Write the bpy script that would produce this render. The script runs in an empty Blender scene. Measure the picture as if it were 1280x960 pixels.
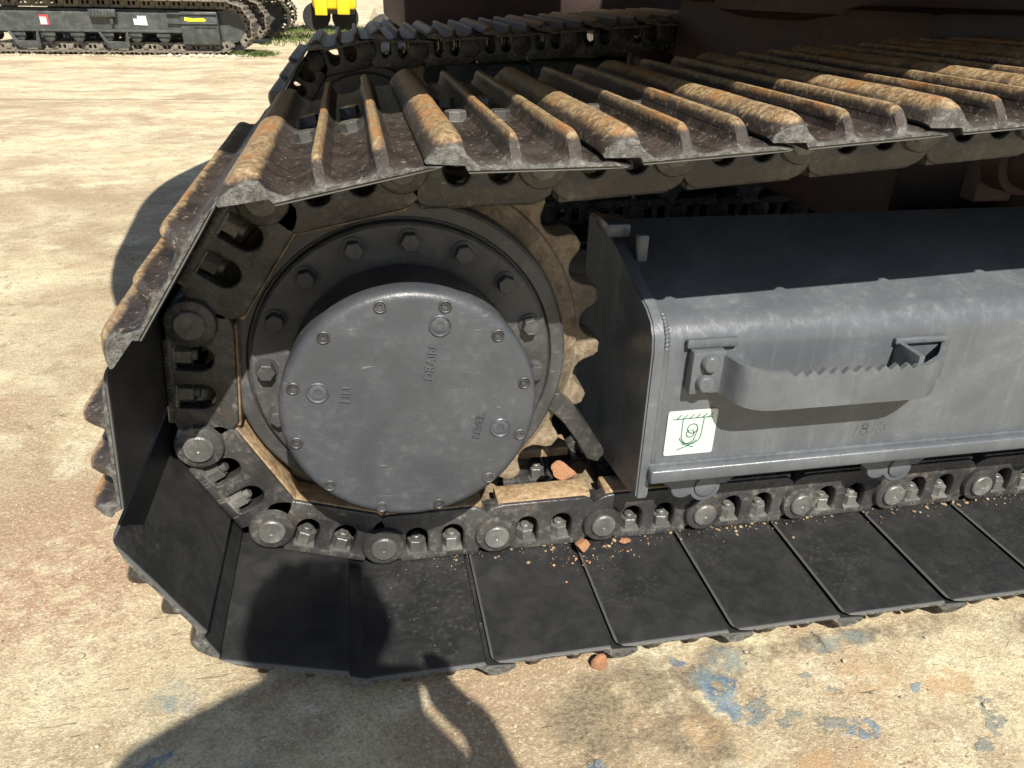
import bpy, bmesh, math, random
from mathutils import Matrix, Vector
from math import sin, cos, pi, radians as R_, atan2, sqrt
random.seed(7)
S = bpy.context.scene
COL = S.collection

# ------------------------------------------------------------------ camera
def cam_axes(yaw, pitch, roll):
    f = Vector((sin(yaw)*cos(pitch), cos(yaw)*cos(pitch), sin(pitch)))
    r = Vector((cos(yaw), -sin(yaw), 0)); u = r.cross(f)
    return cos(roll)*r + sin(roll)*u, -sin(roll)*r + cos(roll)*u, f
CAM = Vector((-0.0484, -1.1086, 0.9183))
r_, u_, f_ = cam_axes(0.2025, -0.4791, 0.0250)
cd = bpy.data.cameras.new('camera'); cam = bpy.data.objects.new('camera', cd); COL.objects.link(cam)
cam.matrix_world = Matrix(((r_.x, u_.x, -f_.x, CAM.x), (r_.y, u_.y, -f_.y, CAM.y), (r_.z, u_.z, -f_.z, CAM.z), (0, 0, 0, 1)))
cd.sensor_width = 36; cd.lens = 953.3/1280*36; cd.clip_start = 0.02; cd.clip_end = 2000
S.camera = cam

# ------------------------------------------------------------------ light
KX, KY = -0.10, 0.90            # horizontal travel of the sunlight per metre of drop
sd = Vector((KX, KY, -1)).normalized()
EL = math.asin(-sd.z); AZ = atan2(-sd.x, -sd.y)   # direction towards the sun, from +Y clockwise
w = bpy.data.worlds.new('World'); S.world = w; w.use_nodes = True
nt = w.node_tree; bg = nt.nodes['Background']
sky = nt.nodes.new('ShaderNodeTexSky'); sky.sky_type = 'NISHITA'; sky.sun_disc = False
sky.sun_elevation = EL; sky.sun_rotation = AZ
nt.links.new(sky.outputs[0], bg.inputs[0]); bg.inputs[1].default_value = 0.075
sl = bpy.data.lights.new('sun', 'SUN'); so = bpy.data.objects.new('sun', sl); COL.objects.link(so)
sl.energy = 5.0; sl.angle = R_(0.53); sl.color = (1.0, 0.95, 0.86)
so.rotation_euler = (-sd).to_track_quat('Z', 'Y').to_euler()
S.view_settings.view_transform = 'Standard'; S.view_settings.look = 'None'
S.view_settings.exposure = 0.66; S.view_settings.gamma = 1
S.cycles.max_bounces = 6; S.cycles.diffuse_bounces = 3; S.cycles.glossy_bounces = 2; S.cycles.use_adaptive_sampling = True; S.cycles.adaptive_threshold = 0.02

# ------------------------------------------------------------------ node helper
class NT:
    def __init__(s, name):
        s.m = bpy.data.materials.new(name); s.m.use_nodes = True; s.t = s.m.node_tree
        s.b = s.t.nodes['Principled BSDF']; s.tc = s.t.nodes.new('ShaderNodeTexCoord')
        s.oi = s.t.nodes.new('ShaderNodeObjectInfo')
    def n(s, k, **kw):
        q = s.t.nodes.new(k)
        for a, b in kw.items(): setattr(q, a, b)
        return q
    def put(s, inp, v):
        if hasattr(v, 'is_output'): s.t.links.new(v, inp)
        elif isinstance(v, (tuple, list)) and len(v) == 3 and inp.type == 'RGBA': inp.default_value = (*v, 1)
        else: inp.default_value = v
    def math(s, op, a, b=0.0, clamp=False):
        q = s.n('ShaderNodeMath', operation=op, use_clamp=clamp); s.put(q.inputs[0], a); s.put(q.inputs[1], b); return q.outputs[0]
    def coord(s, scale=(1, 1, 1), off=(0, 0, 0), rnd=0.0):
        q = s.n('ShaderNodeMapping'); s.put(q.inputs[0], s.tc.outputs['Object']); q.inputs['Scale'].default_value = scale
        q.inputs['Location'].default_value = off
        o = q.outputs[0]
        if rnd:
            c = s.n('ShaderNodeCombineXYZ')
            for i in range(3): s.put(c.inputs[i], s.math('MULTIPLY', s.oi.outputs['Random'], rnd*(i+1.37)))
            a = s.n('ShaderNodeVectorMath', operation='ADD'); s.put(a.inputs[0], o); s.put(a.inputs[1], c.outputs[0]); o = a.outputs[0]
        return o
    def noise(s, vec, scale, detail=6, rough=0.6, dist=0.0):
        q = s.n('ShaderNodeTexNoise'); s.put(q.inputs['Vector'], vec); q.inputs['Scale'].default_value = scale
        q.inputs['Detail'].default_value = detail; q.inputs['Roughness'].default_value = rough; q.inputs['Distortion'].default_value = dist
        return q.outputs[0]
    def vor(s, vec, scale, feature='F1', out=0, rnd=1.0):
        q = s.n('ShaderNodeTexVoronoi', feature=feature); s.put(q.inputs['Vector'], vec); q.inputs['Scale'].default_value = scale
        q.inputs['Randomness'].default_value = rnd
        return q.outputs[out]
    def ramp(s, v, a, b, lo=0.0, hi=1.0):
        q = s.n('ShaderNodeMapRange', interpolation_type='SMOOTHSTEP'); s.put(q.inputs[0], v)
        q.inputs[1].default_value = a; q.inputs[2].default_value = b; q.inputs[3].default_value = lo; q.inputs[4].default_value = hi
        return q.outputs[0]
    def mix(s, f, a, b):
        q = s.n('ShaderNodeMix', data_type='RGBA'); s.put(q.inputs[0], f); s.put(q.inputs[6], a); s.put(q.inputs[7], b); return q.outputs[2]
    def bump(s, h, dist=0.001, strength=1.0, prev=None):
        q = s.n('ShaderNodeBump'); q.inputs['Distance'].default_value = dist; q.inputs['Strength'].default_value = strength
        s.put(q.inputs['Height'], h)
        if prev is not None: s.put(q.inputs['Normal'], prev)
        return q.outputs[0]
    def out(s, col, rough, normal=None, metal=0.0, spec=0.5):
        s.put(s.b.inputs['Base Color'], col); s.put(s.b.inputs['Roughness'], rough)
        s.put(s.b.inputs['Metallic'], metal); s.put(s.b.inputs['Specular IOR Level'], spec)
        if normal is not None: s.put(s.b.inputs['Normal'], normal)
        return s.m
    def xyz(s, v=None):
        q = s.n('ShaderNodeSeparateXYZ'); s.put(q.inputs[0], v if v is not None else s.tc.outputs['Object']); return q.outputs

def paint(name, c, c2=None, dust=(0.30, 0.25, 0.17), dust_amt=0.35, rough=0.42, streak=0.0, bump=0.0006, scale=1.0, rust=0.0):
    k = NT(name); v = k.coord(rnd=3.0)
    n1 = k.noise(v, 9*scale, 6, 0.62, 0.4); n2 = k.noise(v, 70*scale, 5, 0.7); n3 = k.noise(v, 420*scale, 2, 0.6)
    c2 = c2 or tuple(x*0.62 for x in c)
    col = k.mix(k.ramp(n1, 0.35, 0.68), c2, c)
    dm = k.math('MULTIPLY', k.ramp(n2, 0.48, 0.72), k.ramp(n1, 0.38, 0.62), True)
    if streak:
        sv = k.coord((60, 60, 3.0), rnd=2.0); ns = k.noise(sv, 1.0, 5, 0.65, 0.3)
        dm = k.math('ADD', dm, k.math('MULTIPLY', k.ramp(ns, 0.5, 0.8), streak), True)
    col = k.mix(k.math('MULTIPLY', dm, dust_amt), col, dust)
    # chips and scratches
    sc = k.noise(k.coord((14, 14, 160), rnd=5.0), 1.0, 3, 0.5, 2.5)
    scr = k.math('MULTIPLY', k.ramp(sc, 0.71, 0.735), k.ramp(n1, 0.45, 0.55), True)
    col = k.mix(k.math('MULTIPLY', scr, 0.5), col, (0.30, 0.29, 0.27))
    if rust:
        col = k.mix(k.math('MULTIPLY', k.ramp(k.noise(v, 24*scale, 8, 0.7, 0.6), 0.56, 0.66), rust), col, (0.20, 0.095, 0.04))
    rr = k.math('ADD', k.math('MULTIPLY', dm, 0.3), k.math('ADD', k.math('MULTIPLY', n2, 0.25), rough-0.12), True)
    h = k.math('ADD', k.math('ADD', k.math('MULTIPLY', n2, 1.0), k.math('MULTIPLY', n3, 0.35)), k.math('MULTIPLY', n1, 2.2))
    return k.out(col, rr, k.bump(h, bump, 1.0))

def shoe_material():
    k = NT('track_shoe_steel'); v = k.coord(rnd=4.0); x, y, z = k.xyz(); ay = k.math('ABSOLUTE', y)
    n0 = k.noise(v, 5, 5, 0.6); n1 = k.noise(v, 26, 8, 0.68, 0.6); n2 = k.noise(v, 120, 6, 0.72); n3 = k.noise(v, 480, 3, 0.6)
    # outward side is -z: rusty and muddy; the inner face is black paint
    on = k.xyz(k.tc.outputs['Normal'])[2]
    inner = k.math('MAXIMUM', k.ramp(z, -0.0445, -0.0425), k.math('MULTIPLY', k.ramp(on, 0.05, 0.25), k.ramp(z, -0.0590, -0.0570), True))
    mud_glint = k.mix(k.ramp(n1, 0.36, 0.66), (0.018, 0.0135, 0.012), (0.060, 0.044, 0.035))
    mud_glint = k.mix(k.math('MULTIPLY', k.ramp(n2, 0.57, 0.66), 0.7), mud_glint, (0.32, 0.275, 0.22))  # pale speckles painted in as glints on the oily mud
    mud_glint = k.mix(k.math('MULTIPLY', k.ramp(n0, 0.5, 0.72), 0.35), mud_glint, (0.15, 0.14, 0.125))
    hh = k.math('ADD', z, k.math('MULTIPLY', k.math('SUBTRACT', n1, 0.5), 0.020))
    worn = k.ramp(hh, -0.0685, -0.0755)
    rustc = k.mix(k.ramp(n2, 0.35, 0.68), (0.20, 0.115, 0.055), (0.50, 0.38, 0.21))
    rustc = k.mix(k.math('MULTIPLY', k.ramp(k.noise(v, 13, 6, 0.6), 0.5, 0.62), 0.6), rustc, (0.46, 0.20, 0.06))
    rustc = k.mix(k.math('MULTIPLY', k.ramp(n1, 0.56, 0.66), 0.65), rustc, (0.12, 0.085, 0.06))
    c = k.mix(k.math('MULTIPLY', worn, 0.92), mud_glint, rustc)
    # scuffed bright steel at the two ends of the shoe
    e = k.math('ADD', ay, k.math('MULTIPLY', n1, 0.016))
    c = k.mix(k.math('MULTIPLY', k.ramp(e, 0.3535, 0.358), 0.75), c, k.mix(k.ramp(n2, .35, .65), (0.055, 0.055, 0.05), (0.20, 0.20, 0.18)))
    blk = k.mix(k.ramp(n1, 0.35, 0.7), (0.016, 0.0165, 0.017), (0.030, 0.030, 0.0295))
    blk = k.mix(k.math('MULTIPLY', k.math('MULTIPLY', k.ramp(n2, 0.5, 0.7), k.ramp(n0, 0.45, 0.68), True), 0.45), blk, (0.10, 0.093, 0.082))
    edge = k.math('MAXIMUM', k.ramp(k.math('ADD', x, k.math('MULTIPLY', n1, 0.003)), -0.0405, -0.0425), k.ramp(k.math('SUBTRACT', ay, k.math('MULTIPLY', n1, 0.004)), 0.3440, 0.3470))
    blk = k.mix(k.math('MULTIPLY', edge, 0.75), blk, (0.13, 0.13, 0.125))
    sp = k.ramp(k.vor(v, 62), 0.085, 0.04)
    blk = k.mix(k.math('MULTIPLY', sp, k.ramp(n0, 0.56, 0.66), True), blk, (0.24, 0.235, 0.22))
    c = k.mix(inner, c, blk)
    ro = k.mix(inner, k.math('ADD', k.math('MULTIPLY', n2, 0.6), 0.14), k.math('ADD', k.math('MULTIPLY', n2, 0.4), 0.22))
    h = k.math('ADD', n2, k.math('ADD', k.math('MULTIPLY', n3, 0.4), k.math('MULTIPLY', n1, 2.0)))
    amp = k.math('SUBTRACT', 1.0, k.math('MULTIPLY', inner, 0.86))
    b = k.bump(k.math('MULTIPLY', h, amp), 0.0022, 1.0)
    return k.out(c, ro, b, 0.0, 0.5)

def rust_material(name, a, b, c3, spots=0.6):
    k = NT(name); v = k.coord(rnd=3.0)
    n1 = k.noise(v, 24, 8, 0.7, 0.5); n2 = k.noise(v, 110, 6, 0.72); n0 = k.noise(v, 9, 4, 0.6)
    c = k.mix(k.ramp(k.math('ADD', k.math('MULTIPLY', n2, 0.5), k.math('MULTIPLY', n1, 0.5)), 0.38, 0.62), a, b)
    c = k.mix(k.math('MULTIPLY', k.ramp(n1, 0.5, 0.66), spots), c, c3)
    c = k.mix(k.math('MULTIPLY', k.ramp(n0, 0.50, 0.66), 0.6), c, (0.075, 0.066, 0.056))
    return k.out(c, k.ramp(n2, 0.3, 0.8, 0.5, 0.85), k.bump(k.math('ADD', n2, k.math('MULTIPLY', n1, 1.5)), 0.0018, 1.0))

M = {}
M['frame'] = paint('frame_paint', (0.108, 0.118, 0.128), (0.082, 0.09, 0.099), dust=(0.20, 0.215, 0.215), dust_amt=0.22, rough=0.30, streak=1.0, bump=0.0005)
M['cover'] = paint('cover_paint', (0.068, 0.073, 0.082), (0.050, 0.054, 0.061), dust=(0.15, 0.15, 0.145), dust_amt=0.28, rough=0.38, bump=0.0007)
M['hub'] = paint('hub_paint', (0.072, 0.073, 0.076), (0.038, 0.037, 0.037), dust=(0.22, 0.20, 0.165), dust_amt=0.4, rough=0.45, bump=0.0009)
M['link'] = paint('link_paint', (0.060, 0.058, 0.056), (0.026, 0.025, 0.025), dust=(0.25, 0.23, 0.19), dust_amt=0.6, rough=0.27, bump=0.0014, rust=0.12)
M['bolt'] = paint('bolt_steel', (0.14, 0.138, 0.125), (0.07, 0.068, 0.064), dust=(0.30, 0.29, 0.265), dust_amt=0.55, rough=0.26, bump=0.0012)
M['dark'] = paint('flare_shade_red', (0.036, 0.013, 0.011), (0.020, 0.008, 0.007), dust=(0.08, 0.04, 0.03), dust_amt=0.4, rough=0.6, bump=0.0012)  # reddish flare haze and deep shade put into the base colour
M['shoe'] = shoe_material()
M['rust'] = rust_material('worn_rust', (0.20, 0.125, 0.065), (0.46, 0.34, 0.20), (0.17, 0.085, 0.035))
M['tooth'] = rust_material('sprocket_rust', (0.16, 0.12, 0.075), (0.34, 0.27, 0.18), (0.10, 0.07, 0.045), 0.8)
M['body'] = paint('machine_body_paint', (0.16, 0.09, 0.03), dust_amt=0.3, rough=0.4)
M['weight'] = paint('counterweight_paint', (0.06, 0.06, 0.063), dust_amt=0.3, rough=0.5)
M['yellow'] = paint('yellow_paint', (0.78, 0.60, 0.02), (0.70, 0.50, 0.02), dust_amt=0.12, rough=0.4)
M['parked'] = paint('parked_frame_paint', (0.060, 0.066, 0.066), (0.035, 0.04, 0.04), dust=(0.32, 0.30, 0.24), dust_amt=0.35, rough=0.4, streak=0.2)
M['parkedshoe'] = rust_material('parked_track_steel', (0.10, 0.085, 0.065), (0.30, 0.26, 0.20), (0.06, 0.045, 0.035), 0.7)
def flat(name, c, rough=0.5, var=0.08, metal=0.0):
    k = NT(name); v = k.coord(rnd=1.0); n = k.noise(v, 60, 5, 0.6)
    col = k.mix(k.ramp(n, 0.3, 0.7), tuple(x*(1-var) for x in c), c)
    return k.out(col, rough, k.bump(n, 0.0003), metal)
M['glass'] = flat('dark_glass', (0.02, 0.025, 0.03), 0.06)
M['rubber'] = flat('rubber', (0.02, 0.02, 0.02), 0.8, 0.3)
M['white'] = flat('sticker_white', (0.52, 0.56, 0.53), 0.35)
M['green'] = flat('printed_green', (0.03, 0.16, 0.09), 0.4)
M['red'] = flat('label_red', (0.50, 0.05, 0.06), 0.4)
M['ymark'] = flat('yellow_paint_mark', (0.70, 0.78, 0.02), 0.5, 0.25)
M['chalk'] = flat('chalk_mark', (0.150, 0.160, 0.168), 0.8, 0.3)
M['stone_o'] = rust_material('orange_stone', (0.48, 0.20, 0.09), (0.66, 0.34, 0.18), (0.55, 0.42, 0.30), 0.4)
M['stone_g'] = rust_material('grey_stone', (0.36, 0.31, 0.22), (0.55, 0.49, 0.36), (0.25, 0.21, 0.15), 0.4)
M['rubble'] = rust_material('pale_rubble', (0.42, 0.37, 0.27), (0.66, 0.60, 0.46), (0.42, 0.36, 0.25), 0.4)
M['grass'] = flat('grass_green', (0.12, 0.17, 0.035), 0.7, 0.5)
M['shirt'] = flat('shirt_cloth', (0.10, 0.13, 0.20), 0.9, 0.2)
M['trousers'] = flat('trouser_cloth', (0.05, 0.05, 0.06), 0.9, 0.2)
M['skin'] = flat('skin', (0.45, 0.28, 0.19), 0.5, 0.05)
M['hair'] = flat('hair', (0.015, 0.012, 0.01), 0.6, 0.2)

# ------------------------------------------------------------------ mesh helpers
def finish(me, name, mats, ang=35):
    for m in mats: me.materials.append(m)
    me.shade_smooth(); me.set_sharp_from_angle(angle=R_(ang)); me.name = name
    return me
class MB:
    def __init__(s): s.bm = bmesh.new()
    def _m(s, faces, mi):
        for f in faces: f.material_index = mi
    def box(s, x0, x1, y0, y1, z0, z1, mi=0, bev=0.0, mat=None, seg=2):
        r = bmesh.ops.create_cube(s.bm, size=1.0)
        vs = r['verts']
        for v in vs: v.co = Vector(((x0+x1)/2 + v.co.x*(x1-x0), (y0+y1)/2 + v.co.y*(y1-y0), (z0+z1)/2 + v.co.z*(z1-z0)))
        if mat is not None:
            for v in vs: v.co = mat @ v.co
        fs = {f for v in vs for f in v.link_faces}; s._m(fs, mi)
        if bev:
            es = list({e for v in vs for e in v.link_edges})
            q = bmesh.ops.bevel(s.bm, geom=es, offset=bev, segments=seg, profile=0.5, affect='EDGES'); s._m(q['faces'], mi)
        return s
    def lathe(s, prof, mat=Matrix(), n=48, mi=0, a0=0.0):
        """prof: (radius, axial) points; axis = local Z of mat"""
        rings = []
        for r, h in prof:
            if r < 1e-6: rings.append([s.bm.verts.new(mat @ Vector((0, 0, h)))])
            else: rings.append([s.bm.verts.new(mat @ Vector((r*cos(a0+2*pi*i/n), r*sin(a0+2*pi*i/n), h))) for i in range(n)])
        fs = []
        for a, b in zip(rings, rings[1:]):
            for i in range(n):
                j = (i+1) % n
                if len(a) == 1 and len(b) == 1: continue
                if len(a) == 1: fs.append(s.bm.faces.new((a[0], b[j], b[i])))
                elif len(b) == 1: fs.append(s.bm.faces.new((a[i], a[j], b[0])))
                else: fs.append(s.bm.faces.new((a[i], a[j], b[j], b[i])))
        s._m(fs, mi); return s
    def mesh(s, me, mat=Matrix(), mi=None):
        n = len(s.bm.faces); nv = len(s.bm.verts)
        s.bm.from_mesh(me); s.bm.verts.ensure_lookup_table(); s.bm.faces.ensure_lookup_table()
        for v in s.bm.verts[nv:]: v.co = mat @ v.co
        if mi is not None:
            for f in s.bm.faces[n:]: f.material_index = mi
        return s
    def sweep(s, sections, closed=True, mi=0, caps=True):
        rs = [[s.bm.verts.new(p) for p in sec] for sec in sections]; fs = []
        n = len(rs[0])
        for a, b in zip(rs, rs[1:]):
            for i in range(n if closed else n-1):
                j = (i+1) % n; fs.append(s.bm.faces.new((a[i], a[j], b[j], b[i])))
        if caps and closed:
            fs.append(s.bm.faces.new(rs[0][::-1])); fs.append(s.bm.faces.new(rs[-1]))
        s._m(fs, mi); return s
    def done(s, name, *mats, ang=35, recalc=True):
        if recalc: bmesh.ops.recalc_face_normals(s.bm, faces=s.bm.faces)
        me = bpy.data.meshes.new(name); s.bm.to_mesh(me); s.bm.free()
        return finish(me, name, mats, ang)
AX_Y = Matrix.Rotation(pi/2, 4, 'X')          # local Z -> world -Y (towards the camera side)
def at(x, y, z, rot=Matrix()): return Matrix.Translation((x, y, z)) @ rot

def poly(outer, holes=(), half=0.01, bev=0.0, res=2):
    """2D outline (x,z) with holes, extruded along y (±half), edges bevelled; outline kept by the bevel"""
    cu = bpy.data.curves.new('t', 'CURVE'); cu.dimensions = '2D'; cu.fill_mode = 'BOTH'
    cu.extrude = half - bev; cu.bevel_depth = bev; cu.bevel_resolution = res; cu.offset = -bev
    for pts in [outer, *holes]:
        sp = cu.splines.new('POLY'); sp.points.add(len(pts)-1); sp.use_cyclic_u = True
        for p, q in zip(sp.points, pts): p.co = (q[0], q[1], 0, 1)
    o = bpy.data.objects.new('t', cu); COL.objects.link(o)
    dg = bpy.context.evaluated_depsgraph_get(); dg.update()
    me = bpy.data.meshes.new_from_object(o.evaluated_get(dg))
    bpy.data.objects.remove(o); bpy.data.curves.remove(cu)
    me.transform(AX_Y)
    bm = bmesh.new(); bm.from_mesh(me); bmesh.ops.remove_doubles(bm, verts=bm.verts, dist=1e-6); bm.to_mesh(me); bm.free()
    me.materials.clear()
    return me
def text_mesh(body, size, depth, rotz=0.0, x=0, z=0):
    cu = bpy.data.curves.new('t', 'FONT'); cu.body = body; cu.size = size; cu.extrude = depth; cu.align_x = 'CENTER'; cu.align_y = 'CENTER'
    cu.bevel_depth = depth*0.35; cu.bevel_resolution = 1; cu.resolution_u = 3
    o = bpy.data.objects.new('t', cu); COL.objects.link(o)
    dg = bpy.context.evaluated_depsgraph_get(); dg.update()
    me = bpy.data.meshes.new_from_object(o.evaluated_get(dg)); bpy.data.objects.remove(o); bpy.data.curves.remove(cu)
    me.transform(at(x, 0, z, AX_Y @ Matrix.Rotation(rotz, 4, 'Z'))); me.materials.clear()
    return me
def arc(cx, cz, r, a0, a1, n=10): return [(cx+r*cos(R_(a0+(a1-a0)*i/n)), cz+r*sin(R_(a0+(a1-a0)*i/n))) for i in range(n+1)]
def rrect(x0, x1, z0, z1, r, n=4):
    return arc(x1-r, z1-r, r, 0, 90, n) + arc(x0+r, z1-r, r, 90, 180, n) + arc(x0+r, z0+r, r, 180, 270, n) + arc(x1-r, z0+r, r, 270, 360, n)
def hexm(af, h, rot=0.0, mat=Matrix(), mb=None, mi=0, stub=0.0, stub_r=0.0):
    b = mb or MB(); r = af/2/cos(pi/6); c = af*0.035
    b.lathe([(0, 0), (r, 0), (r, h-c*1.2), (r-c*1.3, h)] + ([(stub_r*1.05, h), (stub_r, h+0.001), (stub_r, h+stub-0.001), (stub_r*0.7, h+stub), (0, h+stub)] if stub else [(0, h)]), mat, 6, mi, rot) if not stub else \
        (b.lathe([(0, 0), (r, 0), (r, h-c*1.2), (r-c*1.3, h), (0, h)], mat, 6, mi, rot), b.lathe([(stub_r, h-0.002), (stub_r, h+stub-0.0015), (stub_r-0.0015, h+stub), (0, h+stub)], mat, 14, mi))
    return b

ROOTS = {}
def empty(name, loc, label, cat, group=None, rot=0):
    o = bpy.data.objects.new(name, None); COL.objects.link(o); o.location = loc; o.rotation_euler = (0, 0, rot); o.empty_display_size = 0.3
    o['label'] = label; o['category'] = cat
    if group: o['group'] = group
    ROOTS[o.name] = Matrix.Translation(loc) @ Matrix.Rotation(rot, 4, 'Z')
    return o
def part(name, me, root, mat=None, label=None):
    """part of a thing: local transform given in world coordinates"""
    o = bpy.data.objects.new(name, me); COL.objects.link(o); o.parent = root
    o.matrix_parent_inverse = ROOTS[root.name].inverted() if root.name in ROOTS else Matrix()
    if mat is not None: o.matrix_basis = mat
    if label: o['label'] = label
    return o
def sub(name, me, parent, mat=None, label=None):
    o = bpy.data.objects.new(name, me); COL.objects.link(o); o.parent = parent
    if mat is not None: o.matrix_basis = mat
    if label: o['label'] = label
    return o
def thing(name, me, label, cat, loc=(0, 0, 0), rot=(0, 0, 0), group=None, kind=None):
    o = bpy.data.objects.new(name, me); COL.objects.link(o); o.location = loc; o.rotation_euler = rot
    if kind: o['kind'] = kind
    if label: o['label'] = label
    if cat: o['category'] = cat
    if group: o['group'] = group
    return o
def copy_tree(o, parent=None):
    c = o.copy(); COL.objects.link(c)
    if parent: mpi = o.matrix_parent_inverse.copy(); c.parent = parent; c.matrix_parent_inverse = mpi
    for ch in list(o.children): copy_tree(ch, c)
    return c

# ------------------------------------------------------------------ ground
def ground_material():
    k = NT('yard_concrete'); v = k.coord(); x, y, z = k.xyz()
    wob = k.n('ShaderNodeTexNoise'); k.put(wob.inputs['Vector'], v); wob.inputs['Scale'].default_value = 14; wob.inputs['Detail'].default_value = 7; wob.inputs['Roughness'].default_value = 0.65
    a = k.n('ShaderNodeVectorMath', operation='SUBTRACT'); k.put(a.inputs[0], wob.outputs['Color']); a.inputs[1].default_value = (0.5, 0.5, 0.5)
    b = k.n('ShaderNodeVectorMath', operation='SCALE'); k.put(b.inputs[0], a.outputs[0]); b.inputs['Scale'].default_value = 0.085
    c = k.n('ShaderNodeVectorMath', operation='ADD'); k.put(c.inputs[0], v); k.put(c.inputs[1], b.outputs[0]); dv = c.outputs[0]
    def blob(cx, cy, rx, ry, rot=0.0, soft=0.15):
        q = k.n('ShaderNodeMapping', vector_type='TEXTURE'); k.put(q.inputs[0], dv); q.inputs['Location'].default_value = (cx, cy, 0)
        q.inputs['Rotation'].default_value = (0, 0, rot); q.inputs['Scale'].default_value = (rx, ry, 1000)
        l = k.n('ShaderNodeVectorMath', operation='LENGTH'); k.put(l.inputs[0], q.outputs[0]); return k.ramp(l.outputs['Value'], 1.0, 1.0-soft)
    def union(*bs):
        r = bs[0]
        for q in bs[1:]: r = k.math('MAXIMUM', r, q)
        return r
    nbig = k.noise(k.coord((1, 1.15, 1)), 1.1, 9, 0.68, 0.2); nmid = k.noise(v, 4.2, 9, 0.66, 0.5); nsm = k.noise(v, 28, 6, 0.72, 0.0)
    nfine = k.noise(v, 130, 6, 0.72); ngrit = k.noise(v, 520, 3, 0.7)
    col = k.mix(k.ramp(nmid, 0.32, 0.7), (0.60, 0.485, 0.305), (0.80, 0.73, 0.48))
    col = k.mix(k.math('MULTIPLY', k.ramp(nbig, 0.48, 0.62), 0.8), col, (0.36, 0.25, 0.145))
    col = k.mix(k.math('MULTIPLY', k.ramp(k.noise(v, 2.3, 8, 0.7, 0.2), 0.50, 0.61), 0.65), col, (0.47, 0.325, 0.20))
    col = k.mix(k.math('MULTIPLY', k.ramp(k.noise(v, 7.5, 7, 0.72, 0.3), 0.52, 0.62), 0.65), col, (0.40, 0.30, 0.185))
    col = k.mix(k.math('MULTIPLY', k.ramp(k.noise(k.coord(off=(9, 2, 0)), 5.5, 6, 0.7, 0.3), 0.56, 0.66), 0.6), col, (0.80, 0.74, 0.54))
    # long soft bands of trodden brown dirt further out
    band = k.noise(k.coord((0.7, 1.05, 1), (3.1, 0.7, 0)), 0.9, 8, 0.68, 0.3)
    col = k.mix(k.math('MULTIPLY', k.ramp(band, 0.50, 0.66), 0.55), col, (0.34, 0.245, 0.15))
    far = union(blob(-1.05, 2.75, 0.75, 0.42, 0.2, 0.8), blob(-2.1, 2.3, 0.7, 0.30, 0.1, 0.8), blob(-2.4, 6.0, 1.0, 0.35, 0.1, 0.8), blob(-1.0, 1.45, 0.28, 0.20, 0.3, 0.8))
    col = k.mix(k.math('MULTIPLY', k.math('MULTIPLY', far, k.ramp(nmid, 0.36, 0.56)), 0.75), col, (0.37, 0.26, 0.16))
    # pinkish gritty area left of the sprocket
    pk = k.math('MULTIPLY', blob(-0.60, 0.05, 0.34, 0.36, 0.5, 0.8), 0.95)
    col = k.mix(k.math('MULTIPLY', pk, k.ramp(nsm, 0.3, 0.6), True), col, (0.46, 0.285, 0.18))
    # fine grain, pale grit, dark pores
    col = k.mix(k.math('MULTIPLY', k.ramp(nsm, 0.5, 0.68), 0.5), col, (0.33, 0.24, 0.14))
    col = k.mix(k.math('MULTIPLY', k.ramp(nfine, 0.53, 0.68), 0.6), col, (0.25, 0.18, 0.105))
    col = k.mix(k.math('MULTIPLY', k.ramp(ngrit, 0.55, 0.70), 0.5), col, (0.85, 0.77, 0.55))
    q = k.n('ShaderNodeTexVoronoi'); k.put(q.inputs['Vector'], v); q.inputs['Scale'].default_value = 330
    cell = k.xyz(q.outputs['Color'])[0]
    col = k.mix(k.math('MULTIPLY', k.ramp(cell, 0.45, 1.0), 0.30), col, (0.22, 0.16, 0.095))
    col = k.mix(k.math('MULTIPLY', k.ramp(cell, 0.30, 0.0), 0.35), col, (0.88, 0.80, 0.60))
    pores = k.math('MULTIPLY', k.ramp(k.vor(v, 85), 0.12, 0.05), k.ramp(nmid, 0.42, 0.58), True)
    col = k.mix(k.math('MULTIPLY', pores, 0.7), col, (0.16, 0.115, 0.07))
    # wear down to the grey-brown screed by the track
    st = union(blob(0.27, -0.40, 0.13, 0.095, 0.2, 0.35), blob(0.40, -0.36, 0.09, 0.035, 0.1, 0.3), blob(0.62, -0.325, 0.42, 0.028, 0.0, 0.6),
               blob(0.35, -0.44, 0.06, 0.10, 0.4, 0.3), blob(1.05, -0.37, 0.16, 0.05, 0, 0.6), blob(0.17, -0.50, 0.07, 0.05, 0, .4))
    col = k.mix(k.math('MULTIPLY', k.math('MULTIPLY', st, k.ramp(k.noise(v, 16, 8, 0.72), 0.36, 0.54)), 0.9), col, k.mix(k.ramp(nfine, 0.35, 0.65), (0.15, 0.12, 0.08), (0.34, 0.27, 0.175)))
    och = k.math('MULTIPLY', k.ramp(k.noise(v, 19, 7, 0.7), 0.42, 0.56), union(blob(0.38, -0.47, 0.045, 0.06, 0.3, .4), blob(0.66, -0.40, 0.06, 0.035, 0, .5), blob(0.52, -0.55, 0.08, 0.05, 0, .5), blob(0.78, -0.44, 0.05, 0.04, 0, .5)))
    col = k.mix(k.math('MULTIPLY', och, 0.6), col, (0.55, 0.34, 0.17))
    # flaked blue and green-grey paint
    pat = k.ramp(k.noise(v, 46, 8, 0.72, 0.3), 0.41, 0.50)
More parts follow.
